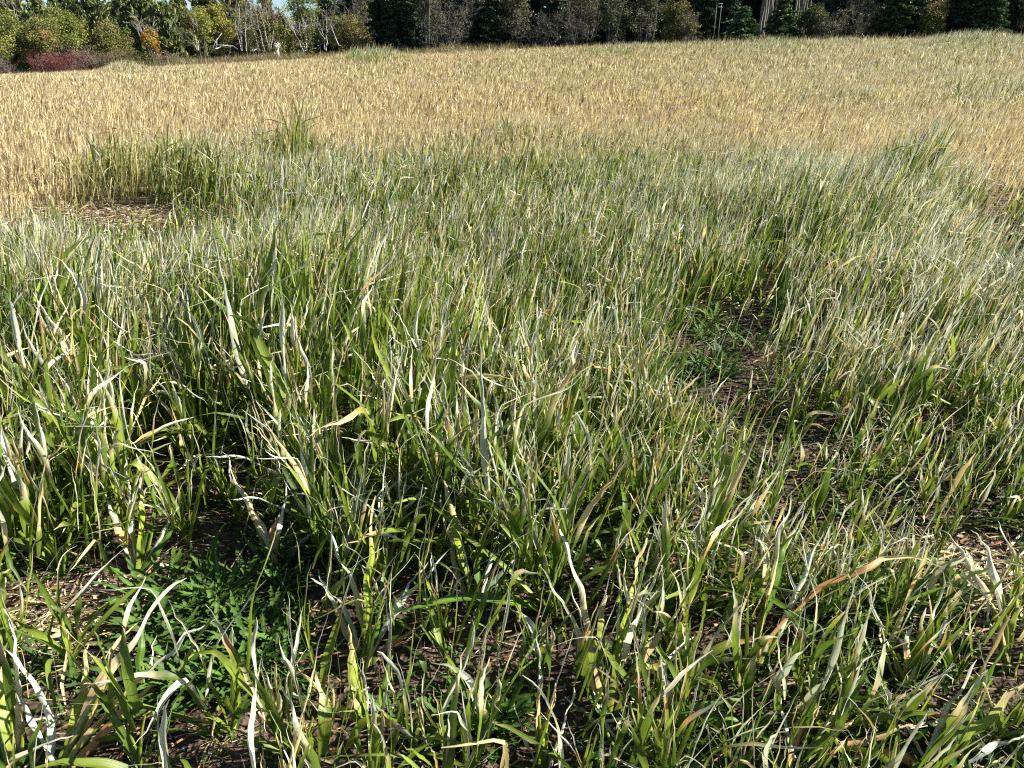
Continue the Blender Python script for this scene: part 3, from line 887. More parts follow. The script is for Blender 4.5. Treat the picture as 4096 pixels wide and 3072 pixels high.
# ------------------------------------------------------------------ low weeds and litter
def low_cover():
    rs = np.random.RandomState(21)
    A = Acc()
    n = 42000
    y = 0.8 + rs.rand(n) ** 1.5 * 8; x = rs.uniform(-1, 1, n) * ((y * CP + CAM_H * SP) * .7 + .4)
    pn = vnoise(x * 2.6, y * 2.6, 51) * .6 + vnoise(x * 7, y * 7, 52) * .4
    px, py = project(x, y, ground(x, y))
    sparse = blobs(px, py, [(330, 2480, 420, 120, 1), (3900, 2300, 350, 160, .8), (450, 880, 380, 70, .8), (1200, 2900, 200, 120, .8)])
    keep = rs.rand(n) < .7 * sstep(.42, .65, pn) * (1 - .9 * sparse)
    x, y = x[keep], y[keep]; N = len(x)
    base = np.stack([x, y, ground(x, y) + .005], -1)
    S = 6
    P, side = spines(rs, base, rs.rand(N) * 6.28, rs.uniform(.2, 1.2, N), rs.uniform(.1, 1, N), rs.uniform(.03, .11, N), S, wob=.1, kinkp=0)
    s = np.linspace(0, 1, S)[None]
    W = rs.uniform(.005, .02, (N, 1)) * np.clip(np.sin(s * 3.0 + .12), .06, 1)
    C = ((GREEN * .45 + DKGREEN * .25) * rs.uniform(.5, 1.6, (N, 1)))[:, None] * np.ones((1, S, 1))
    ribbons(A, P, side, W, C, 3, fold=.25)
    o = A.build('ground_cover', M_WEED)
    tag(o, 'low dark green weeds and small leaves carpeting the soil between the grass plants', 'weeds', kind='stuff')


low_cover()


def litter():
    rs = np.random.RandomState(22)
    A = Acc()
    n = 26000
    y = 0.7 + rs.rand(n) ** 1.4 * 10; x = rs.uniform(-1, 1, n) * ((y * CP + CAM_H * SP) * .7 + .4)
    qx, qy = [], []
    for (cx, cy, rx, ry, m_) in [(470, 890, 330, 60, 5000), (300, 2500, 320, 120, 1500), (3850, 2330, 300, 130, 1500), (2800, 1250, 200, 60, 500)]:
        g = np.array([hit(cx + rx * u, cy + ry * v)[:2] for u in (-1, 0, 1) for v in (-1, 0, 1)])
        c0 = g.mean(0); qx.append(rs.normal(c0[0], np.ptp(g[:, 0]) * .33, m_)); qy.append(rs.normal(c0[1], np.ptp(g[:, 1]) * .33, m_))
    x = np.concatenate([x] + qx); y = np.concatenate([y] + qy); n = len(x); N = n; S = 5
    ph = rs.rand(N) * 6.28
    # stubble rows lie mostly across the view
    ph = np.where(rs.rand(N) < .45, rs.normal(0, .35, N), ph)
    base = np.stack([x, y, ground(x, y) + rs.uniform(.004, .03, N)], -1)
    L = rs.gamma(2.0, .03, N); L = np.where(rs.rand(N) < .03, L * 4, L)
    P, side = spines(rs, base, ph, rs.normal(1.52, .12, N), rs.normal(.05, .1, N), L, S, wob=.08, kinkp=0)
    P[..., 2] = np.maximum(P[..., 2], ground(P[..., 0], P[..., 1]) + .004)
    s = np.linspace(0, 1, S)[None]
    W = rs.gamma(3, .0013, (N, 1)) * (1 + 0 * s) * np.where(np.arange(N) >= 26000, 1.7, 1.0)[:, None] * np.array([.6, 1, 1, .9, .4])
    pal = np.array([CREAM * .75, CREAM * .45, BROWN * .55, np.array([.2, .13, .09]), np.array([.28, .2, .15]), PALE * .75, np.array([.3, .12, .08])])
    ci = np.where((np.arange(N) >= 26000) & (rs.rand(N) < .6), rs.choice([0, 5, 1], N), rs.choice(7, N, p=[.16, .2, .16, .22, .16, .08, .02]))
    C = (pal[ci] * rs.uniform(.7, 1.2, (N, 1)))[:, None] * np.ones((1, S, 1))
    ribbons(A, P, side, W, C, 3, fold=.5)
    o = A.build('straw_litter', M_LITTER)
    tag(o, 'brown and cream bits of broken straw and dead leaves strewn on the soil', 'straw litter', kind='stuff')


litter()


def clods():
    rs = np.random.RandomState(23)
    A = Acc()
    ico = bpy.data.meshes.new('t')
    import bmesh
    bm = bmesh.new(); bmesh.ops.create_icosphere(bm, subdivisions=1, radius=1)
    v0 = np.array([v.co[:] for v in bm.verts]); f0 = np.array([[v.index for v in f.verts] for f in bm.faces]); bm.free()
    n = 3000
    y = 0.9 + rs.rand(n) ** 1.3 * 4.5; x = rs.uniform(-1, 1, n) * ((y * CP + CAM_H * SP) * .7 + .2)
    r = rs.gamma(2.2, .0035, n)
    V = v0[None] * (1 + .35 * rs.randn(n, len(v0), 1) * .7) * (r[:, None] * rs.uniform(.6, 1.3, (n, 3)))[:, None]
    V = V + np.stack([x, y, ground(x, y) + r * .3], -1)[:, None]
    F = f0[None] + (np.arange(n) * len(v0))[:, None, None]
    C = (np.array([.13, .09, .065]) * rs.uniform(.6, 1.5, (n, 1)))[:, None] * np.ones((1, len(v0), 1))
    A.add(V.reshape(-1, 3), F.reshape(-1, 3), C.reshape(-1, 3))
    o = A.build('soil_clods', M_LITTER, smooth=False)
    tag(o, 'small crumbs and clods of dark earth lying on the bare ground', 'soil clods', kind='stuff')


clods()

# ------------------------------------------------------------------ trees
def leaf_cloud(acc, rs, centers, spread, per, size, cols, elong=1.0, axis=None, axj=.5):
    """small leaf faces around the centres; spread (K,3) or scalar; cols (K,3)"""
    K_ = len(centers)
    n = K_ * per
    c = np.repeat(centers, per, 0)
    sp = np.repeat(np.broadcast_to(spread, (K_, 3)), per, 0)
    d = rs.randn(n, 3); d /= np.linalg.norm(d, axis=1, keepdims=True)
    p = c + d * sp * (rs.rand(n, 1) ** .45)
    if axis is None:
        a = rs.randn(n, 3)
    else:
        a = np.repeat(axis, per, 0) + rs.randn(n, 3) * axj
    a /= np.linalg.norm(a, axis=1, keepdims=True)
    b = np.cross(a, rs.randn(n, 3)); b /= np.linalg.norm(b, axis=1, keepdims=True) + 1e-9
    sz = size * rs.uniform(.6, 1.4, (n, 1))
    A_ = a * sz * elong; B_ = b * sz / elong ** .5 * .6
    V = np.stack([p - A_ * .5, p + B_ * .5, p + A_ * .5, p - B_ * .5], 1).reshape(-1, 3)
    F = np.arange(n * 4).reshape(-1, 4)
    cc = np.repeat(cols, per, 0) * rs.uniform(.65, 1.35, (n, 1))
    acc.add(V, F, np.repeat(cc, 4, 0))


def pick(rs, pal, n):
    return np.array(pal)[rs.randint(len(pal), size=n)] * rs.uniform(.75, 1.25, (n, 1))


def branchy(acc, rs, p0, p1, r0, color, sag=0.0, S=6):
    s = np.linspace(0, 1, S)[:, None]
    mid = rs.randn(3) * .06 * np.linalg.norm(np.asarray(p1) - p0)
    pts = np.asarray(p0) * (1 - s) + np.asarray(p1) * s + mid * np.sin(s * 3.14) + np.array([0, 0, sag]) * np.sin(s * 3.14)
    tube(acc, pts, np.linspace(r0, r0 * .3, S), color, 5)
    return pts


def bushy_tree(seed, H, W, pal, low=.08, nclump=110, per=55, leaf=.13, barkc=(.13, .11, .09), stems=5):
    rs = np.random.RandomState(seed)
    A, T = Acc(), Acc()
    # an uneven crown out of several overlapping lobes
    nl = rs.randint(5, 9)
    lobes = []
    for k in range(nl):
        a = rs.rand() * 6.28; rr = rs.rand() ** .6 * W * .27
        zz = rs.uniform(low + .25, .85) * H
        lobes.append((np.array([math.cos(a) * rr, math.sin(a) * rr, zz]), W * rs.uniform(.20, .32) * (1.25 - .5 * zz / H), H * rs.uniform(.15, .24)))
    lobes.append((np.array([0, 0, H * .8]), W * .2, H * .2)); lobes.append((np.array([0, 0, H * .45]), W * .42, H * .33))
    cs = []
    for k in range(nclump):
        c, rw, rh = lobes[rs.randint(len(lobes))]
        d = rs.randn(3); d /= np.linalg.norm(d)
        cs.append(c + d * np.array([rw, rw, rh]) * rs.uniform(.55, 1.03))
    cs = np.array(cs); cs[:, 2] = np.clip(cs[:, 2], low * H + .15, H)
    for k in range(stems):
        a = rs.rand() * 6.28
        top = np.array([math.cos(a) * W * .22, math.sin(a) * W * .22, H * rs.uniform(.6, .9)])
        pts = branchy(T, rs, np.array([math.cos(a) * .1, math.sin(a) * .1, -.1]), top, .03 + .012 * H, barkc, 0, 9)
        for j in rs.randint(len(cs), size=9):
            q = pts[rs.randint(3, 8)]
            if np.linalg.norm(cs[j] - q) < W * .5: branchy(T, rs, q, cs[j], .025, barkc)
    colr = pick(rs, pal, len(cs))
    leaf_cloud(A, rs, cs, np.array([W * .085 + .14, W * .085 + .14, W * .06 + .12]), per, leaf, colr, 1.3)
    return A, T


def pine_tree(seed, H, W, pal=((.16, .19, .075), (.20, .23, .085), (.12, .16, .07), (.25, .26, .10)), start=.05):
    rs = np.random.RandomState(seed)
    A, T = Acc(), Acc()
    tp = np.array([[rs.normal(0, .05), rs.normal(0, .05), z] for z in np.linspace(-.1, H, 12)])
    tube(T, tp, np.linspace(.02 * H + .04, .02, 12), (.12, .085, .06), 7)
    cs, ax = [], []
    z = start * H + .4
    while z < H * .99:
        f = (z / H)
        rad = W * .5 * (1 - f) ** .62 * min(1, .55 + f * 1.8) + .12
        nb = rs.randint(5, 8)
        off = rs.rand() * 6.28
        for b in range(nb):
            a = off + b * 6.28 / nb + rs.normal(0, .25)
            rr = rad * rs.uniform(.65, 1.15)
            d = np.array([math.cos(a), math.sin(a), 0])
            e = d * rr + np.array([0, 0, rr * rs.uniform(.15, .6)])
            p0 = np.array([0, 0, z])
            branchy(T, rs, p0, p0 + e, .035, (.12, .085, .06), -.05 * rr, 5)
            m = max(3, int(rr / .16))
            for t in np.linspace(.28, 1.0, m):
                for q in range(2):
                    cs.append(p0 + e * t + np.array([0, 0, .08]) + rs.randn(3) * np.array([.16, .16, .1]) * (.4 + t))
                    ax.append(d * .45 + np.array([0, 0, 1.0]))
        z += rs.uniform(.28, .42) * (1.15 - .4 * f)
    cs = np.array(cs); ax = np.array(ax)
    leaf_cloud(A, rs, cs, np.array([.10, .10, .16]), 11, .22, pick(rs, pal, len(cs)), 1.7, ax, .45)
    return A, T


def spruce_tree(seed, H, W, pal=((.045, .085, .04), (.07, .11, .05), (.05, .09, .06)), start=.02):
    rs = np.random.RandomState(seed)
    A, T = Acc(), Acc()
    tube(T, [[0, 0, z] for z in np.linspace(-.1, H, 12)], np.linspace(.018 * H + .04, .015, 12), (.09, .07, .055), 7)
    cs, ax = [], []
    z = start * H + .2
    while z < H * .995:
        f = z / H
        rad = W * .5 * (1 - f) ** .85 + .06
        nb = rs.randint(7, 11); off = rs.rand() * 6.28
        for b in range(nb):
            a = off + b * 6.28 / nb + rs.normal(0, .2)
            rr = rad * rs.uniform(.7, 1.15)
            d = np.array([math.cos(a), math.sin(a), 0]); sd = np.array([-d[1], d[0], 0])
            e = d * rr + np.array([0, 0, -rr * rs.uniform(.05, .4)])
            p0 = np.array([0, 0, z])
            if rr > .5: branchy(T, rs, p0, p0 + e, .03, (.09, .07, .055), 0, 4)
            m = max(2, int(rr / .17))
            for t in np.linspace(.2, 1.0, m):
                for q in (-1, 0, 1):
                    wd = .26 * rr * (1.05 - t) + .06
                    cs.append(p0 + e * t + sd * q * wd + np.array([0, 0, -.03 + .05 * t]) + rs.randn(3) * .05)
                    ax.append(d * .9 + sd * q * .7 + np.array([0, 0, -.15]))
        z += rs.uniform(.26, .38)
    cs = np.array(cs); ax = np.array(ax)
    leaf_cloud(A, rs, cs, np.array([.13, .13, .06]), 8, .20, pick(rs, pal, len(cs)), 1.6, ax, .4)
    return A, T


def twigs(acc, rs, p, d, L, r, depth, color, up=.25):
    S = 5
    pts = [np.asarray(p, float)]
    dd = np.asarray(d, float)
    for k in range(S - 1):
        dd = dd + rs.randn(3) * .16 + np.array([0, 0, up * .12]); dd /= np.linalg.norm(dd)
        pts.append(pts[-1] + dd * L / (S - 1))
    tube(acc, pts, np.linspace(r, r * .5, S), np.array(color) * rs.uniform(.8, 1.2), 4 if depth < 2 else 6)
    if depth == 0: return
    for k in range(rs.randint(4, 7)):
        q = pts[rs.randint(1, S)]
        nd = dd + rs.randn(3) * .65; nd /= np.linalg.norm(nd)
        twigs(acc, rs, q, nd, L * rs.uniform(.45, .7), r * .48, depth - 1, color, up)


def bare_tree(seed, H, stems, color, lean=.2, depth=3, r=.06, leafpal=None, nleaf=40):
    rs = np.random.RandomState(seed)
    T, A = Acc(), Acc()
    for k in range(stems):
        a = rs.rand() * 6.28
        d = np.array([math.cos(a) * lean, math.sin(a) * lean, 1]); d /= np.linalg.norm(d)
        twigs(T, rs, (math.cos(a) * .1, math.sin(a) * .1, -.08), d, H * .6, r, depth, color)
    if leafpal is not None:
        V = np.concatenate(T.V); V = V[V[:, 2] > H * .15]
        cs = V[rs.randint(len(V), size=nleaf)]
        leaf_cloud(A, rs, cs, .22, 16, .09, pick(rs, leafpal, nleaf), 1.2)
    return A, T


OLIVE = [(.15, .19, .045), (.19, .22, .05), (.11, .15, .035), (.23, .23, .06)]
OLIVEBR = [(.19, .17, .055), (.14, .16, .04), (.25, .19, .07), (.12, .14, .04)]
YELLOW = [(.27, .27, .06), (.21, .23, .055), (.17, .20, .05), (.33, .29, .06)]
GOLD = [(.36, .23, .04), (.28, .22, .05), (.18, .17, .04), (.36, .19, .03)]
GREYGR = [(.15, .15, .09), (.12, .125, .065), (.18, .175, .11), (.11, .12, .06)]
DKOLIVE = [(.09, .11, .04), (.11, .13, .045), (.08, .10, .04)]
RED = [(.14, .045, .05), (.17, .055, .06), (.13, .06, .05)]


def place(kind, label, cat, px, Y, builder, leafmat=None, group=None, name=None):
    x = col_at(px, Y); z = float(ground(x, Y))
    root = empty(name or kind, (x, Y, z))
    A, T = builder
    T.build('trunk' if cat == 'tree' else 'stems', M_BARK, root, True)
    if A.n: A.build('crown' if cat == 'tree' else 'foliage', leafmat or M_TREE, root, False)
    tag(root, label, cat, group)
    return root, x, z


def size(px0, px1, pytop, Y, extra=0):
    pc = (px0 + px1) / 2
    x = col_at(pc, Y); z = float(ground(x, Y))
    H = top_z(pytop, Y) - z + extra
    W = (px1 - px0) / FPX * (Y * CP + 0.6)
    return pc, H, W


# front row on the left: (px0, px1, top py, Y, palette, label)
FRONT = [
    (-160, 40, 60, 53, OLIVE, 'round dense olive green tree cut by the left border of the photo'),
    (-10, 150, 28, 55, OLIVE, 'tall rounded bushy green tree, first whole one from the left'),
    (118, 272, 78, 55.5, OLIVEBR, 'low rounded green tree with brownish top above the red twigged shrub'),
    (210, 378, 18, 58, OLIVE, 'broad rounded green tree with sunlit right edge behind the red twigged shrub'),
    (385, 545, 92, 57, OLIVEBR, 'brownish olive bushy tree left of the golden shrub'),
    (760, 862, 32, 62, YELLOW, 'yellowing rounded tree directly left of the fallen white trunk'),
    (840, 955, 8, 64, YELLOW, 'large yellow green tree standing behind the fallen white trunk'),
    (1125, 1178, 58, 66, YELLOW, 'slim yellow green tree beside the white tank'),
    (1185, 1318, -60, 66, OLIVE, 'tall olive green tree right of the white tank under the patch of sky'),
    (1340, 1500, 66, 63, OLIVEBR, 'wide low olive bush tree where the dark right hand tree line begins'),
    (1010, 1115, 30, 70, OLIVEBR, 'thin brown leaved tree among the white birch stems'),
    (930, 1020, 60, 66, GREYGR, 'grey green small tree left of the white birch stems'),
]
for i, (p0, p1, pt, Y, pal, lab) in enumerate(FRONT):
    pc, H, W = size(p0, p1, pt, Y)
    dense = 130 if i < 5 else 85
    place('broadleaf_tree', lab, 'tree', pc, Y, bushy_tree(2000 + i, H, W * 1.25, pal, low=.03 if i < 5 else .14, nclump=dense + 40, per=75, leaf=.095), group=None)

# pines behind on the left (px centre, width px, top py, Y, label)
PINES = [
    (-120, 200, -160, 72, 'tall pine at the far left border behind the round tree'),
    (20, 150, -20, 70, 'pine with ragged top behind the first whole bushy tree from the left'),
    (110, 180, -120, 72, 'tall bluish green pine, second from the left behind the bushes'),
    (215, 120, -8, 75, 'pine showing its thin top just left of the wider patch of sky'),
    (322, 170, -150, 71, 'tall dark pine rising behind the broad rounded tree'),
    (430, 140, -60, 72, 'pine behind the brownish olive bush, left of a gap of sky'),
    (500, 70, 22, 74, 'short pine top filling the low gap of sky'),
    (590, 180, -170, 70, 'tallest dense pine directly above the golden shrub'),
    (690, 150, 28, 68, 'low spreading pine right of the golden shrub'),
    (752, 90, -30, 72, 'narrow pine between two patches of sky'),
    (860, 160, -90, 74, 'pine hidden behind the large yellow green tree'),
    (975, 120, -70, 73, 'dark pine behind the leftmost white birch stem'),
    (1090, 110, -5, 80, 'pine far behind the birch stems'),
    (1230, 100, 45, 84, 'pine far behind the tall olive green tree'),
]
for i, (pc, wp, pt, Y, lab) in enumerate(PINES):
    _, H, W = size(pc - wp / 2, pc + wp / 2, pt, Y)
    place('pine_tree', lab, 'tree', pc, Y, pine_tree(2100 + i, H, max(W, 2.6) * 1.1), M_NEEDLE)

# spruces in the dark tree line on the right
SPR = [
    (1325, 80, -140, 70, 'slender dark spruce at the left end of the right hand tree line'),
    (1535, 100, -140, 66, 'dark spruce right of the wide low olive bush'),
    (1608, 95, -120, 65, 'dark spruce, right one of the first touching pair'),
    (1925, 150, -260, 66, 'big black green spruce beside the bleached bare tree'),
    (2225, 140, -120, 67, 'dark spruce right of the grey conical bare tree'),
    (2800, 90, -180, 62, 'dense spruce left of the pale frame on posts'),
    (2900, 110, -90, 62, 'spruce right of the pale frame on posts'),
    (2962, 100, 20, 59, 'low spruce with lit lower boughs left of the pale trunks'),
    (3115, 95, -25, 60, 'bright green tipped spruce between the two groups of pale trunks'),
    (3345, 120, -220, 62, 'dark tall spruce right of the second group of pale trunks'),
    (3560, 105, -160, 61, 'spruce right of the grey twiggy tree in the right quarter'),
    (3630, 90, -90, 63, 'narrow spruce left of the olive tree in the right quarter'),
    (3825, 125, -190, 61, 'wide spruce with layered boughs, third from the right border'),
    (3930, 95, -140, 60, 'spruce with sunlit green boughs, second from the right border'),
    (4020, 95, -150, 62, 'dark spruce nearest the right border'),
    (4200, 150, -200, 62, 'spruce just past the right border of the photo'),
    (4340, 150, -180, 62, 'spruce well past the right border of the photo'),
]
GSPR = ((.07, .13, .05), (.10, .17, .06), (.05, .09, .05))
for i, (pc, wp, pt, Y, lab) in enumerate(SPR):
    _, H, W = size(pc - wp / 2, pc + wp / 2, pt, Y)
    place('spruce_tree', lab, 'tree', pc, Y, spruce_tree(2200 + i, H, max(W, 2.4) * 1.45, **({'pal': GSPR} if pc in (3115, 3930, 2962, 3560) else {})), M_NEEDLE)

# broadleaf trees in the dark line
DARKB = [
    (1645, 1775, -120, 64, GREYGR, 'greyish olive tree right of the first touching pair of spruces'),
    (2000, 2130, -100, 65, GREYGR, 'brown grey broadleaf tree right of the big black green spruce'),
    (2270, 2400, -140, 65, GREYGR, 'thin grey olive tree with light showing between its trunks'),
    (2380, 2520, -80, 63, DKOLIVE + GREYGR, 'dull olive tree, left one of the broadleaf trio in the middle of the tree line'),
    (2505, 2650, -120, 64, GREYGR, 'dull olive tree, middle one of the broadleaf trio'),
    (2635, 2775, 5, 61, OLIVEBR, 'rounded olive tree, right one of the broadleaf trio'),
    (3170, 3310, 20, 60, DKOLIVE, 'dark rounded tree below the second group of pale trunks'),
    (3380, 3480, 0, 61, GREYGR, 'grey twiggy tree in the right quarter of the tree line'),
    (3655, 3770, 10, 60, OLIVEBR, 'olive tree with a yellow patch among the right hand spruces'),
    (4040, 4170, -40, 61, GREYGR, 'grey brown tree cut by the right border of the photo'),
    (1420, 1500, -90, 72, GREYGR, 'thin grey green tree behind the wide low olive bush'),
]
for i, (p0, p1, pt, Y, pal, lab) in enumerate(DARKB):
    pc, H, W = size(p0, p1, pt, Y)
    place('broadleaf_tree', lab, 'tree', pc, Y, bushy_tree(2300 + i, H, W * 1.2, pal, low=.10, nclump=150, per=55, leaf=.10, barkc=(.12, .11, .10)))

BARES = [
    (1380, -60, 69, (.19, .165, .155), 4, 'bare grey lilac twigged tree rising behind the wide low olive bush'),
    (1800, 0, 62, (.20, .18, .16), 5, 'bleached bare tree with tangled pale branches left of the big spruce'),
    (1850, -80, 65, (.21, .19, .17), 2, 'tall bare tree with pale forked trunk beside the big black green spruce'),
    (2160, 20, 63, (.15, .13, .12), 5, 'grey conical bare tree in the dark line'),
    (1060, -40, 72, (.24, .16, .12), 5, 'bare reddish brown tree above the birch stems'),
    (1160, 5, 74, (.27, .18, .15), 5, 'bare reddish tree top behind the slim yellow green tree'),
    (2300, -20, 62, (.14, .12, .11), 3, 'thin bare grey tree with light between its stems'),
    (3300, 60, 58.5, (.14, .13, .125), 4, 'small bare grey tree right of the dark rounded tree'),
    (3430, -20, 59.5, (.14, .125, .115), 3, 'bare twiggy tree in front of the grey tree in the right quarter'),
    (2720, 30, 60.5, (.2, .18, .16), 3, 'bare stems at the foot of the rounded olive tree'),
]
for i, (pc, pt, Y, c, st, lab) in enumerate(BARES):
    _, H, W = size(pc - 50, pc + 50, pt, Y)
    place('bare_tree', lab, 'tree', pc, Y, bare_tree(2400 + i, H, st, np.array(c) * .75, .25, 4 if st < 4 else 3, .02 + .008 * H, GREYGR, 70))

# pale straight trunks standing in the sun behind the line
def aspen(seed, H):
    rs = np.random.RandomState(seed)
    A, T = Acc(), Acc()
    pts = np.array([[rs.normal(0, .05), rs.normal(0, .05), z] for z in np.linspace(-.1, H, 14)])
    c = np.array([.26, .23, .18]) * rs.uniform(.75, 1.1, (14, 1)); c[rs.randint(14, size=3)] *= .35
    tube(T, pts, np.linspace(.11, .03, 14), c, 7)
    cs = []
    for k in range(26):
        z = H * rs.uniform(.62, 1.0); a = rs.rand() * 6.28; r = rs.uniform(.3, 1.3)
        e = np.array([math.cos(a) * r, math.sin(a) * r, z + .4]); cs.append(e)
        branchy(T, rs, pts[min(13, int(z / H * 13))], e, .025, (.5, .46, .38))
    leaf_cloud(A, rs, np.array(cs), .4, 30, .1, pick(rs, YELLOW, len(cs)), 1.2)
    return A, T


asp = []
for grp, lst in (('first group left of the bright green tipped spruce', [3030, 3040, 3048, 3056, 3063, 3070, 3078, 3035, 3060, 3085]),
                 ('second group right of the bright green tipped spruce', [3160, 3168, 3177, 3185, 3194, 3204, 3212])):
    rs = np.random.RandomState(len(lst))
    for k, pc in enumerate(lst):
        Y = rs.uniform(68, 74); x = col_at(pc, Y); z = float(ground(x, Y))
        if len(asp) < 4:
            r = empty('aspen_tree', (x, Y, z))
            A, T = aspen(2500 + k, 13)
            T.build('trunk', M_BARK, r); A.build('crown', M_TREE, r, False)
        else:
            r = copy_thing(asp[k % 4], (x, Y, z), rs.rand() * 6, rs.uniform(.9, 1.1))
        asp.append(r)
        tag(r, 'pale straight sunlit trunk among several, ' + grp, 'tree', 'pale trunks, ' + grp)

# back rows closing the wood
rs = np.random.RandomState(88)
back = []
for k in range(34):
    pc = 1400 + k * 92 + rs.uniform(-20, 20)
    Y = rs.uniform(78, 88); x = col_at(pc, Y); z = float(ground(x, Y))
    if len(back) < 4:
        r = empty('spruce_tree', (x, Y, z))
        A, T = spruce_tree(2600 + k, 14, 6.0)
        T.build('trunk', M_BARK, r); A.build('crown', M_NEEDLE, r, False)
    else:
        r = copy_thing(back[k % 4], (x, Y, z), rs.rand() * 6, rs.uniform(.9, 1.2))
    back.append(r)
    tag(r, 'dark spruce in the back row behind the right hand tree line', 'tree', 'dark spruces in the back row on the right')
backp = []
for k in range(20):
    pc = -450 + k * 84 + rs.uniform(-20, 20)
    Y = rs.uniform(88, 100); x = col_at(pc, Y); z = float(ground(x, Y))
    H = (top_z(60, Y) - z) / 6.0
    if len(backp) < 3:
        r = empty('pine_tree', (x, Y, z))
        A, T = pine_tree(2700 + k, 6.0, 3.4)
        T.build('trunk', M_BARK, r); A.build('crown', M_NEEDLE, r, False)
    else:
        r = copy_thing(backp[k % 3], (x, Y, z), rs.rand() * 6, 1)
    r.scale = (1.2, 1.2, max(.6, H * rs.uniform(.7, .95)))
    backp.append(r)
    tag(r, 'small pine in the back row behind the left hand trees', 'tree', 'pines in the back row on the left')

# ---- birch stems, dead stems, logs, given as polylines in the photo
def stem_poly(name, label, cat, Y, polys, color, group=None, rad=.06, leafpal=None, twiggy=True, seed=0):
    px, py = polys[0][0]
    x = col_at(px, Y); z = float(ground(x, Y))
    g0 = np.array([x, Y, z]); D = Y * CP - (z - CAM_H) * SP
    root = empty(name, (x, Y, z))
    rs = np.random.RandomState(3000 + seed)
    T, A = Acc(), Acc(); tips = []
    for pl in polys:
        pts = [at_depth(a, b, D + (0 if k == 0 else rs.normal(0, .35))) - g0 for k, (a, b) in enumerate(pl)]
        pts[0][2] = max(0.0, pts[0][2]) - .05 if pl is polys[0] else pts[0][2]
        q = []
        for k in range(len(pts) - 1):
            for t in np.linspace(0, 1, 5)[:-1]: q.append(pts[k] * (1 - t) + pts[k + 1] * t + rs.randn(3) * .025)
        q.append(pts[-1]); q = np.array(q)
        c = np.array(color) * rs.uniform(.8, 1.1, (len(q), 1)); c[rs.rand(len(q)) < .15] *= .5
        tube(T, q, np.linspace(rad, rad * .4, len(q)) * (1 if name == 'fallen_trunk' else .72), c, 6)
        tips.append(q)
        if twiggy:
            for k in range(4):
                s = q[rs.randint(len(q) // 2, len(q))]
                twigs(T, rs, s, np.array([rs.normal(0, .5), rs.normal(0, .5), .9]), .9, .018, 1, np.array(color) * .8)
    T.build('trunk', M_BARK, root)
    if leafpal is not None:
        allq = np.concatenate(tips); allq = allq[len(allq) // 4:]
        cs = allq[rs.randint(len(allq), size=45)] + rs.randn(45, 3) * .4
        leaf_cloud(A, rs, cs, .3, 18, .09, pick(rs, leafpal, 45), 1.2)
        A.build('crown', M_TREE, root, False)
    tag(root, label, cat, group)


WH = (.36, .345, .30)
stem_poly('birch_tree', 'leftmost tall white birch stem with one kink', 'tree', 63, [[(968, 200), (962, 100), (954, 15)]], WH, seed=1, leafpal=OLIVEBR)
stem_poly('birch_tree', 'white birch clump with several stems leaning to the upper left', 'tree', 62.5,
          [[(1040, 205), (1015, 130), (1000, 65)], [(1060, 205), (1040, 130), (1022, 48)], [(1075, 205), (1058, 110), (1040, 45)]], WH, seed=2, leafpal=OLIVEBR)
stem_poly('birch_tree', 'slim white birch with two upright stems left of the white tank', 'tree', 63,
          [[(1078, 200), (1078, 140), (1068, 57)], [(1082, 200), (1092, 140), (1097, 60)]], WH, seed=3, leafpal=YELLOW)
stem_poly('birch_tree', 'white birch stem leaning right beside the white tank', 'tree', 61.5, [[(1135, 203), (1138, 140), (1157, 76)]], WH, seed=4, leafpal=YELLOW)
stem_poly('birch_tree', 'grey multi stemmed birch fanning out from one base right of the white tank', 'tree', 61,
          [[(1215, 205), (1195, 160), (1157, 100)], [(1218, 205), (1212, 170), (1200, 130)], [(1222, 205), (1238, 160), (1262, 110)], [(1225, 205), (1225, 150), (1222, 90)]], (.5, .47, .42), seed=5, leafpal=OLIVE)
stem_poly('birch_tree', 'white birch with crossing stems at the edge of the dark tree line', 'tree', 61,
          [[(1303, 200), (1308, 130), (1304, 68)], [(1300, 200), (1294, 150), (1286, 122)], [(1356, 184), (1335, 130), (1308, 66)]], WH, seed=6, rad=.07)
stem_poly('dead_tree', 'short white dead stem leaning left above the brushy ground left of the birches', 'dead tree', 60.5, [[(965, 203), (958, 165), (945, 132)], [(986, 203), (984, 150), (981, 90)]], WH, seed=7, rad=.05)
stem_poly('dead_tree', 'white dead stems poking out of the yellowing tree left of the fallen trunk', 'dead tree', 60,
          [[(789, 205), (782, 150), (762, 105)], [(792, 205), (795, 150), (787, 103)], [(790, 205), (779, 178), (735, 158)]], WH, seed=8, rad=.045)
stem_poly('fallen_trunk', 'white fallen trunk lying across with one branch rising to the right', 'fallen tree', 58.5,
          [[(843, 205), (860, 170), (888, 132)], [(845, 206), (862, 190), (868, 166)], [(845, 182), (890, 181), (931, 184), (950, 196)], [(848, 196), (885, 188), (925, 190)]], (.42, .41, .38), seed=9, rad=.05, twiggy=False)
stem_poly('dead_tree', 'bleached dead stems leaning left out of the golden shrub', 'dead tree', 54.5,
          [[(620, 215), (600, 180), (562, 150)], [(622, 215), (605, 190), (585, 160)], [(618, 215), (585, 160), (561, 113)], [(606, 190), (607, 135)]], WH, seed=10, rad=.045)
stem_poly('fallen_trunk', 'short white broken trunk lying at the edge of the field under the birches', 'fallen tree', 58.5, [[(1010, 200), (1028, 190), (1032, 186)], [(1012, 202), (1028, 196)]], (.52, .51, .47), seed=11, rad=.06, twiggy=False)
stem_poly('dead_tree', 'pale stem leaning in the grey twigs of the left bushes', 'dead tree', 56, [[(80, 120), (73, 80), (60, 58)]], WH, seed=12, rad=.03)

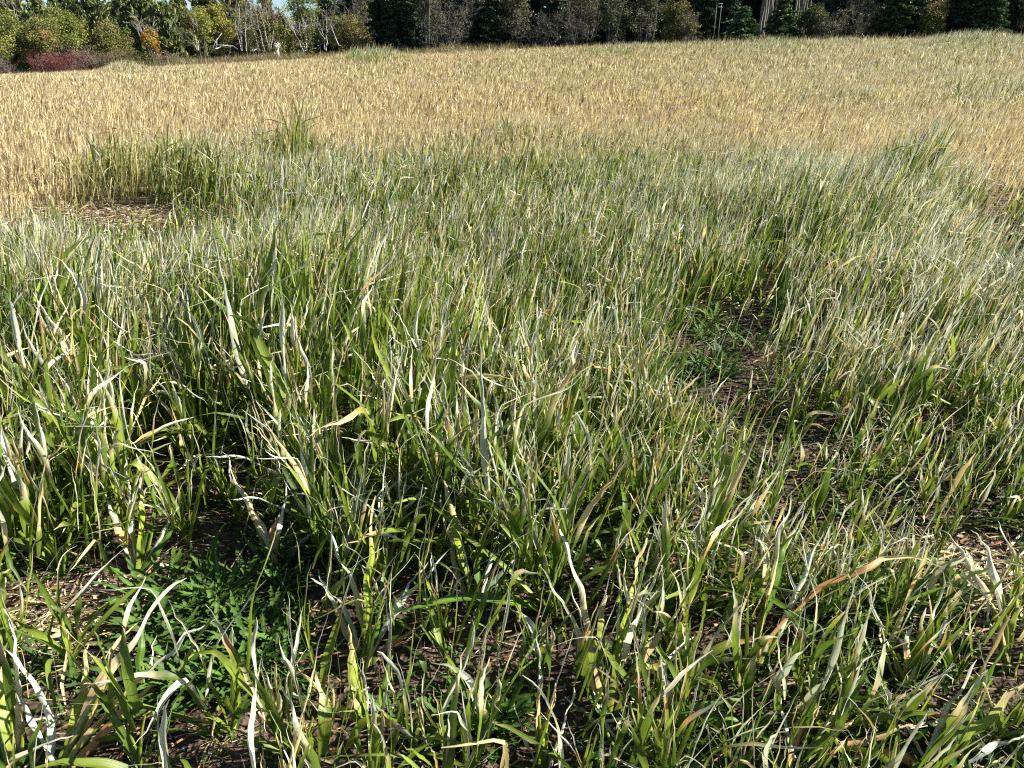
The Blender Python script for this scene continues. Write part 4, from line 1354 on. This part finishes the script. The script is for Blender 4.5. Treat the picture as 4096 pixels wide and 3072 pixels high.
# golden shrub, red twig shrubs, grey brush
pc, H, W = size(578, 662, 118, 54.5)
place('golden_shrub', 'small bright golden orange shrub at the edge of the field', 'shrub', 622, 54.5, bushy_tree(2801, H, W, GOLD, low=.3, nclump=60, per=45, leaf=.1))
SHR = [
    (150, 260, 205, 52, RED, 'dark red twigged shrub, left part of the pair under the bushy trees'),
    (215, 330, 195, 52, RED, 'brightest crimson shrub, right part of the pair under the bushy trees'),
    (325, 400, 185, 53, [(.16, .12, .10), (.2, .13, .12)], 'greyish mauve brushy shrub right of the crimson one'),
    (395, 480, 205, 53, [(.14, .12, .07), (.2, .14, .1)], 'grey brown brush below the brownish olive tree'),
    (475, 560, 190, 53.5, [(.18, .13, .07), (.14, .12, .05)], 'tawny brush left of the golden shrub'),
    (-20, 50, 220, 51.5, [(.15, .12, .11), (.12, .1, .09)], 'grey violet brush at the left border of the field'),
    (640, 720, 205, 54, [(.2, .17, .13), (.16, .14, .09)], 'pale dry brush right of the golden shrub'),
    (540, 600, 200, 54, [(.12, .13, .05), (.1, .11, .04)], 'dull green brush at the left foot of the golden shrub'),
]
for i, (p0, p1, pt, Y, pal, lab) in enumerate(SHR):
    pc, H, W = size(p0, p1, pt, Y)
    H = max(H, 1.0)
    rs = np.random.RandomState(2900 + i)
    T, A = Acc(), Acc()
    for k in range(46):
        a = rs.rand() * 6.28; r0 = rs.rand() ** .5 * W * .38
        d = np.array([math.cos(a) * .35, math.sin(a) * .35, 1.0])
        twigs(T, rs, (math.cos(a) * r0, math.sin(a) * r0, -.05), d / np.linalg.norm(d), H * rs.uniform(.5, .85), .014, 1, np.array(pal[k % len(pal)]) * 1.2)
    cs = np.stack([rs.normal(0, W * .24, 90), rs.normal(0, W * .24, 90), rs.uniform(.15, .85, 90) * H], -1)
    leaf_cloud(A, rs, cs, .2, 14, .07, pick(rs, pal, 90), 1.5)
    place('shrub', lab, 'shrub', pc, Y, (A, T))


# rough grass and brush along the field's far edge
def edge_brush():
    rs = np.random.RandomState(61)
    A = Acc()
    n = 26000
    y = rs.uniform(50.5, 60, n); xm = y * .72
    x = rs.uniform(-1, 1, n) * xm
    x = np.where(rs.rand(n) < .6, -np.abs(x), x)
    base = np.stack([x, y, ground(x, y)], -1)
    hh = (.35 + .5 * vnoise(x * .5, y * .5, 71)) * rs.uniform(.5, 1.2, n)
    P, side = spines(rs, base, rs.rand(n) * 6.28, np.abs(rs.normal(0, .25, n)), rs.normal(.2, .3, n), hh, 4, kinkp=0)
    W = rs.uniform(.015, .035, (n, 1)) * np.array([1, .9, .7, .2])
    pal = np.array([(.3, .22, .1), (.2, .19, .07), (.42, .33, .17), (.13, .14, .05), (.22, .15, .1)])
    kk = np.clip((vnoise(x * .3, y * .6, 77) * 5 + rs.normal(0, .8, n)).astype(int), 0, 4)
    C = (pal[kk] * rs.uniform(.6, 1.3, (n, 1)))[:, None] * np.ones((1, 4, 1))
    ribbons(A, P, side, W, C, 2, fold=0)
    o = A.build('field_edge_weeds', M_LEAF)
    tag(o, 'rough tawny weeds and grass along the far edge of the field below the trees', 'weeds', kind='stuff')


edge_brush()

# ------------------------------------------------------------------ small man made things far behind
def lathe(acc, prof, color, axis='z', n=20):
    an = np.linspace(0, 2 * math.pi, n, endpoint=False)
    V = np.array([[r * math.cos(a), r * math.sin(a), z] for (r, z) in prof for a in an])
    if axis == 'y': V = V[:, [0, 2, 1]]
    idx = np.arange(len(prof) * n).reshape(len(prof), n); nx = np.roll(idx, -1, 1)
    F = np.stack([idx[:-1], nx[:-1], nx[1:], idx[1:]], -1).reshape(-1, 4)
    acc.add(V, F, color)


def box(acc, c, s, color=(.7, .7, .7)):
    c = np.array(c); s = np.array(s) / 2
    V = np.array([[i, j, k] for i in (-1, 1) for j in (-1, 1) for k in (-1, 1)]) * s + c
    F = np.array([[0, 1, 3, 2], [4, 6, 7, 5], [0, 4, 5, 1], [2, 3, 7, 6], [0, 2, 6, 4], [1, 5, 7, 3]])
    acc.add(V, F, color)


Y = 78.0
x = col_at(1118, Y); z = float(ground(x, Y)); zc = top_z(184, Y)
root = empty('white_tank', (x, Y, z))
A = Acc(); r_ = .27; zz = max(zc - z, .45)
prof = [(0.001, -1.0), (.12, -.97), (.21, -.88), (.26, -.74), (.27, -.6), (.27, .6), (.26, .74), (.21, .88), (.12, .97), (.001, 1.0)]
lathe(A, prof, (.8, .8, .8), 'y')
A.V[0][:, 2] += zz
A.build('tank_body', M_WHITE, root)
A = Acc(); lathe(A, [(.001, zz + r_ + .09), (.06, zz + r_ + .08), (.08, zz + r_ + .03), (.08, zz + r_ - .03)], (.7, .7, .7)); A.build('lid', M_WHITE, root)
for sy in (-.5, .5):
    A = Acc(); box(A, (0, sy, (zz - r_) / 2 + .03), (.36, .07, max(.1, zz - r_ + .1))); A.build('leg', M_WHITE, root, False)
tag(root, 'round white tank seen end on between the birch stems', 'tank')
x = col_at(1101, 77); z = float(ground(x, 77))
root = empty('white_post', (x, 77, z))
A = Acc(); box(A, (0, 0, .28), (.10, .10, .6)); A.build('post', M_WHITE, root, False)
A = Acc(); lathe(A, [(.001, .66), (.05, .64), (.08, .585), (.001, .583)], (.8, .8, .8), n=8); A.build('cap', M_WHITE, root)
tag(root, 'short white post just left of the round white tank', 'post')
# low white board fence beyond the trees, seen under the crowns
root0 = None
for px0, px1, lab in ((672, 745, 'low white board fence showing under the low spreading pine'), (1150, 1350, 'low white board fence showing behind the birches right of the tank')):
    Yf = 105.0
    x0, x1 = col_at(px0, Yf), col_at(px1, Yf)
    zf = float(ground((x0 + x1) / 2, Yf))
    root = empty('board_fence', ((x0 + x1) / 2, Yf, zf))
    L = x1 - x0; n = max(2, int(L / 2.4) + 1)
    for k in range(n):
        A = Acc(); xx = -L / 2 + L * k / (n - 1)
        box(A, (xx, 0, .5), (.12, .12, 1.2)); box(A, (xx, 0, 1.12), (.16, .16, .05)); A.build('post', M_WHITE, root, False)
    for hh in (.35, .68, 1.0):
        A = Acc(); box(A, (0, -.078, hh), (L + .1, .03, .2)); A.build('rail', M_WHITE, root, False)
    tag(root, lab, 'fence')
# pale frame on posts among the spruces
Yp = 58.0
x = col_at(2858, Yp); z = float(ground(x, Yp)); zt = top_z(13, Yp) - z
root = empty('post_frame', (x, Yp, z))
for sx in (-.16, .16):
    A = Acc(); box(A, (sx, 0, (zt) / 2 - .1), (.04, .04, zt + .2), (.2, .19, .16)); A.build('post', M_BARK, root, False)
for zz in (zt - .03, zt - .24):
    A = Acc(); box(A, (0, -.042, zz), (.44, .03, .06), (.22, .21, .19)); A.build('crossbar', M_BARK, root, False)
tag(root, 'pale square frame on two tall posts in front of the spruces', 'frame')
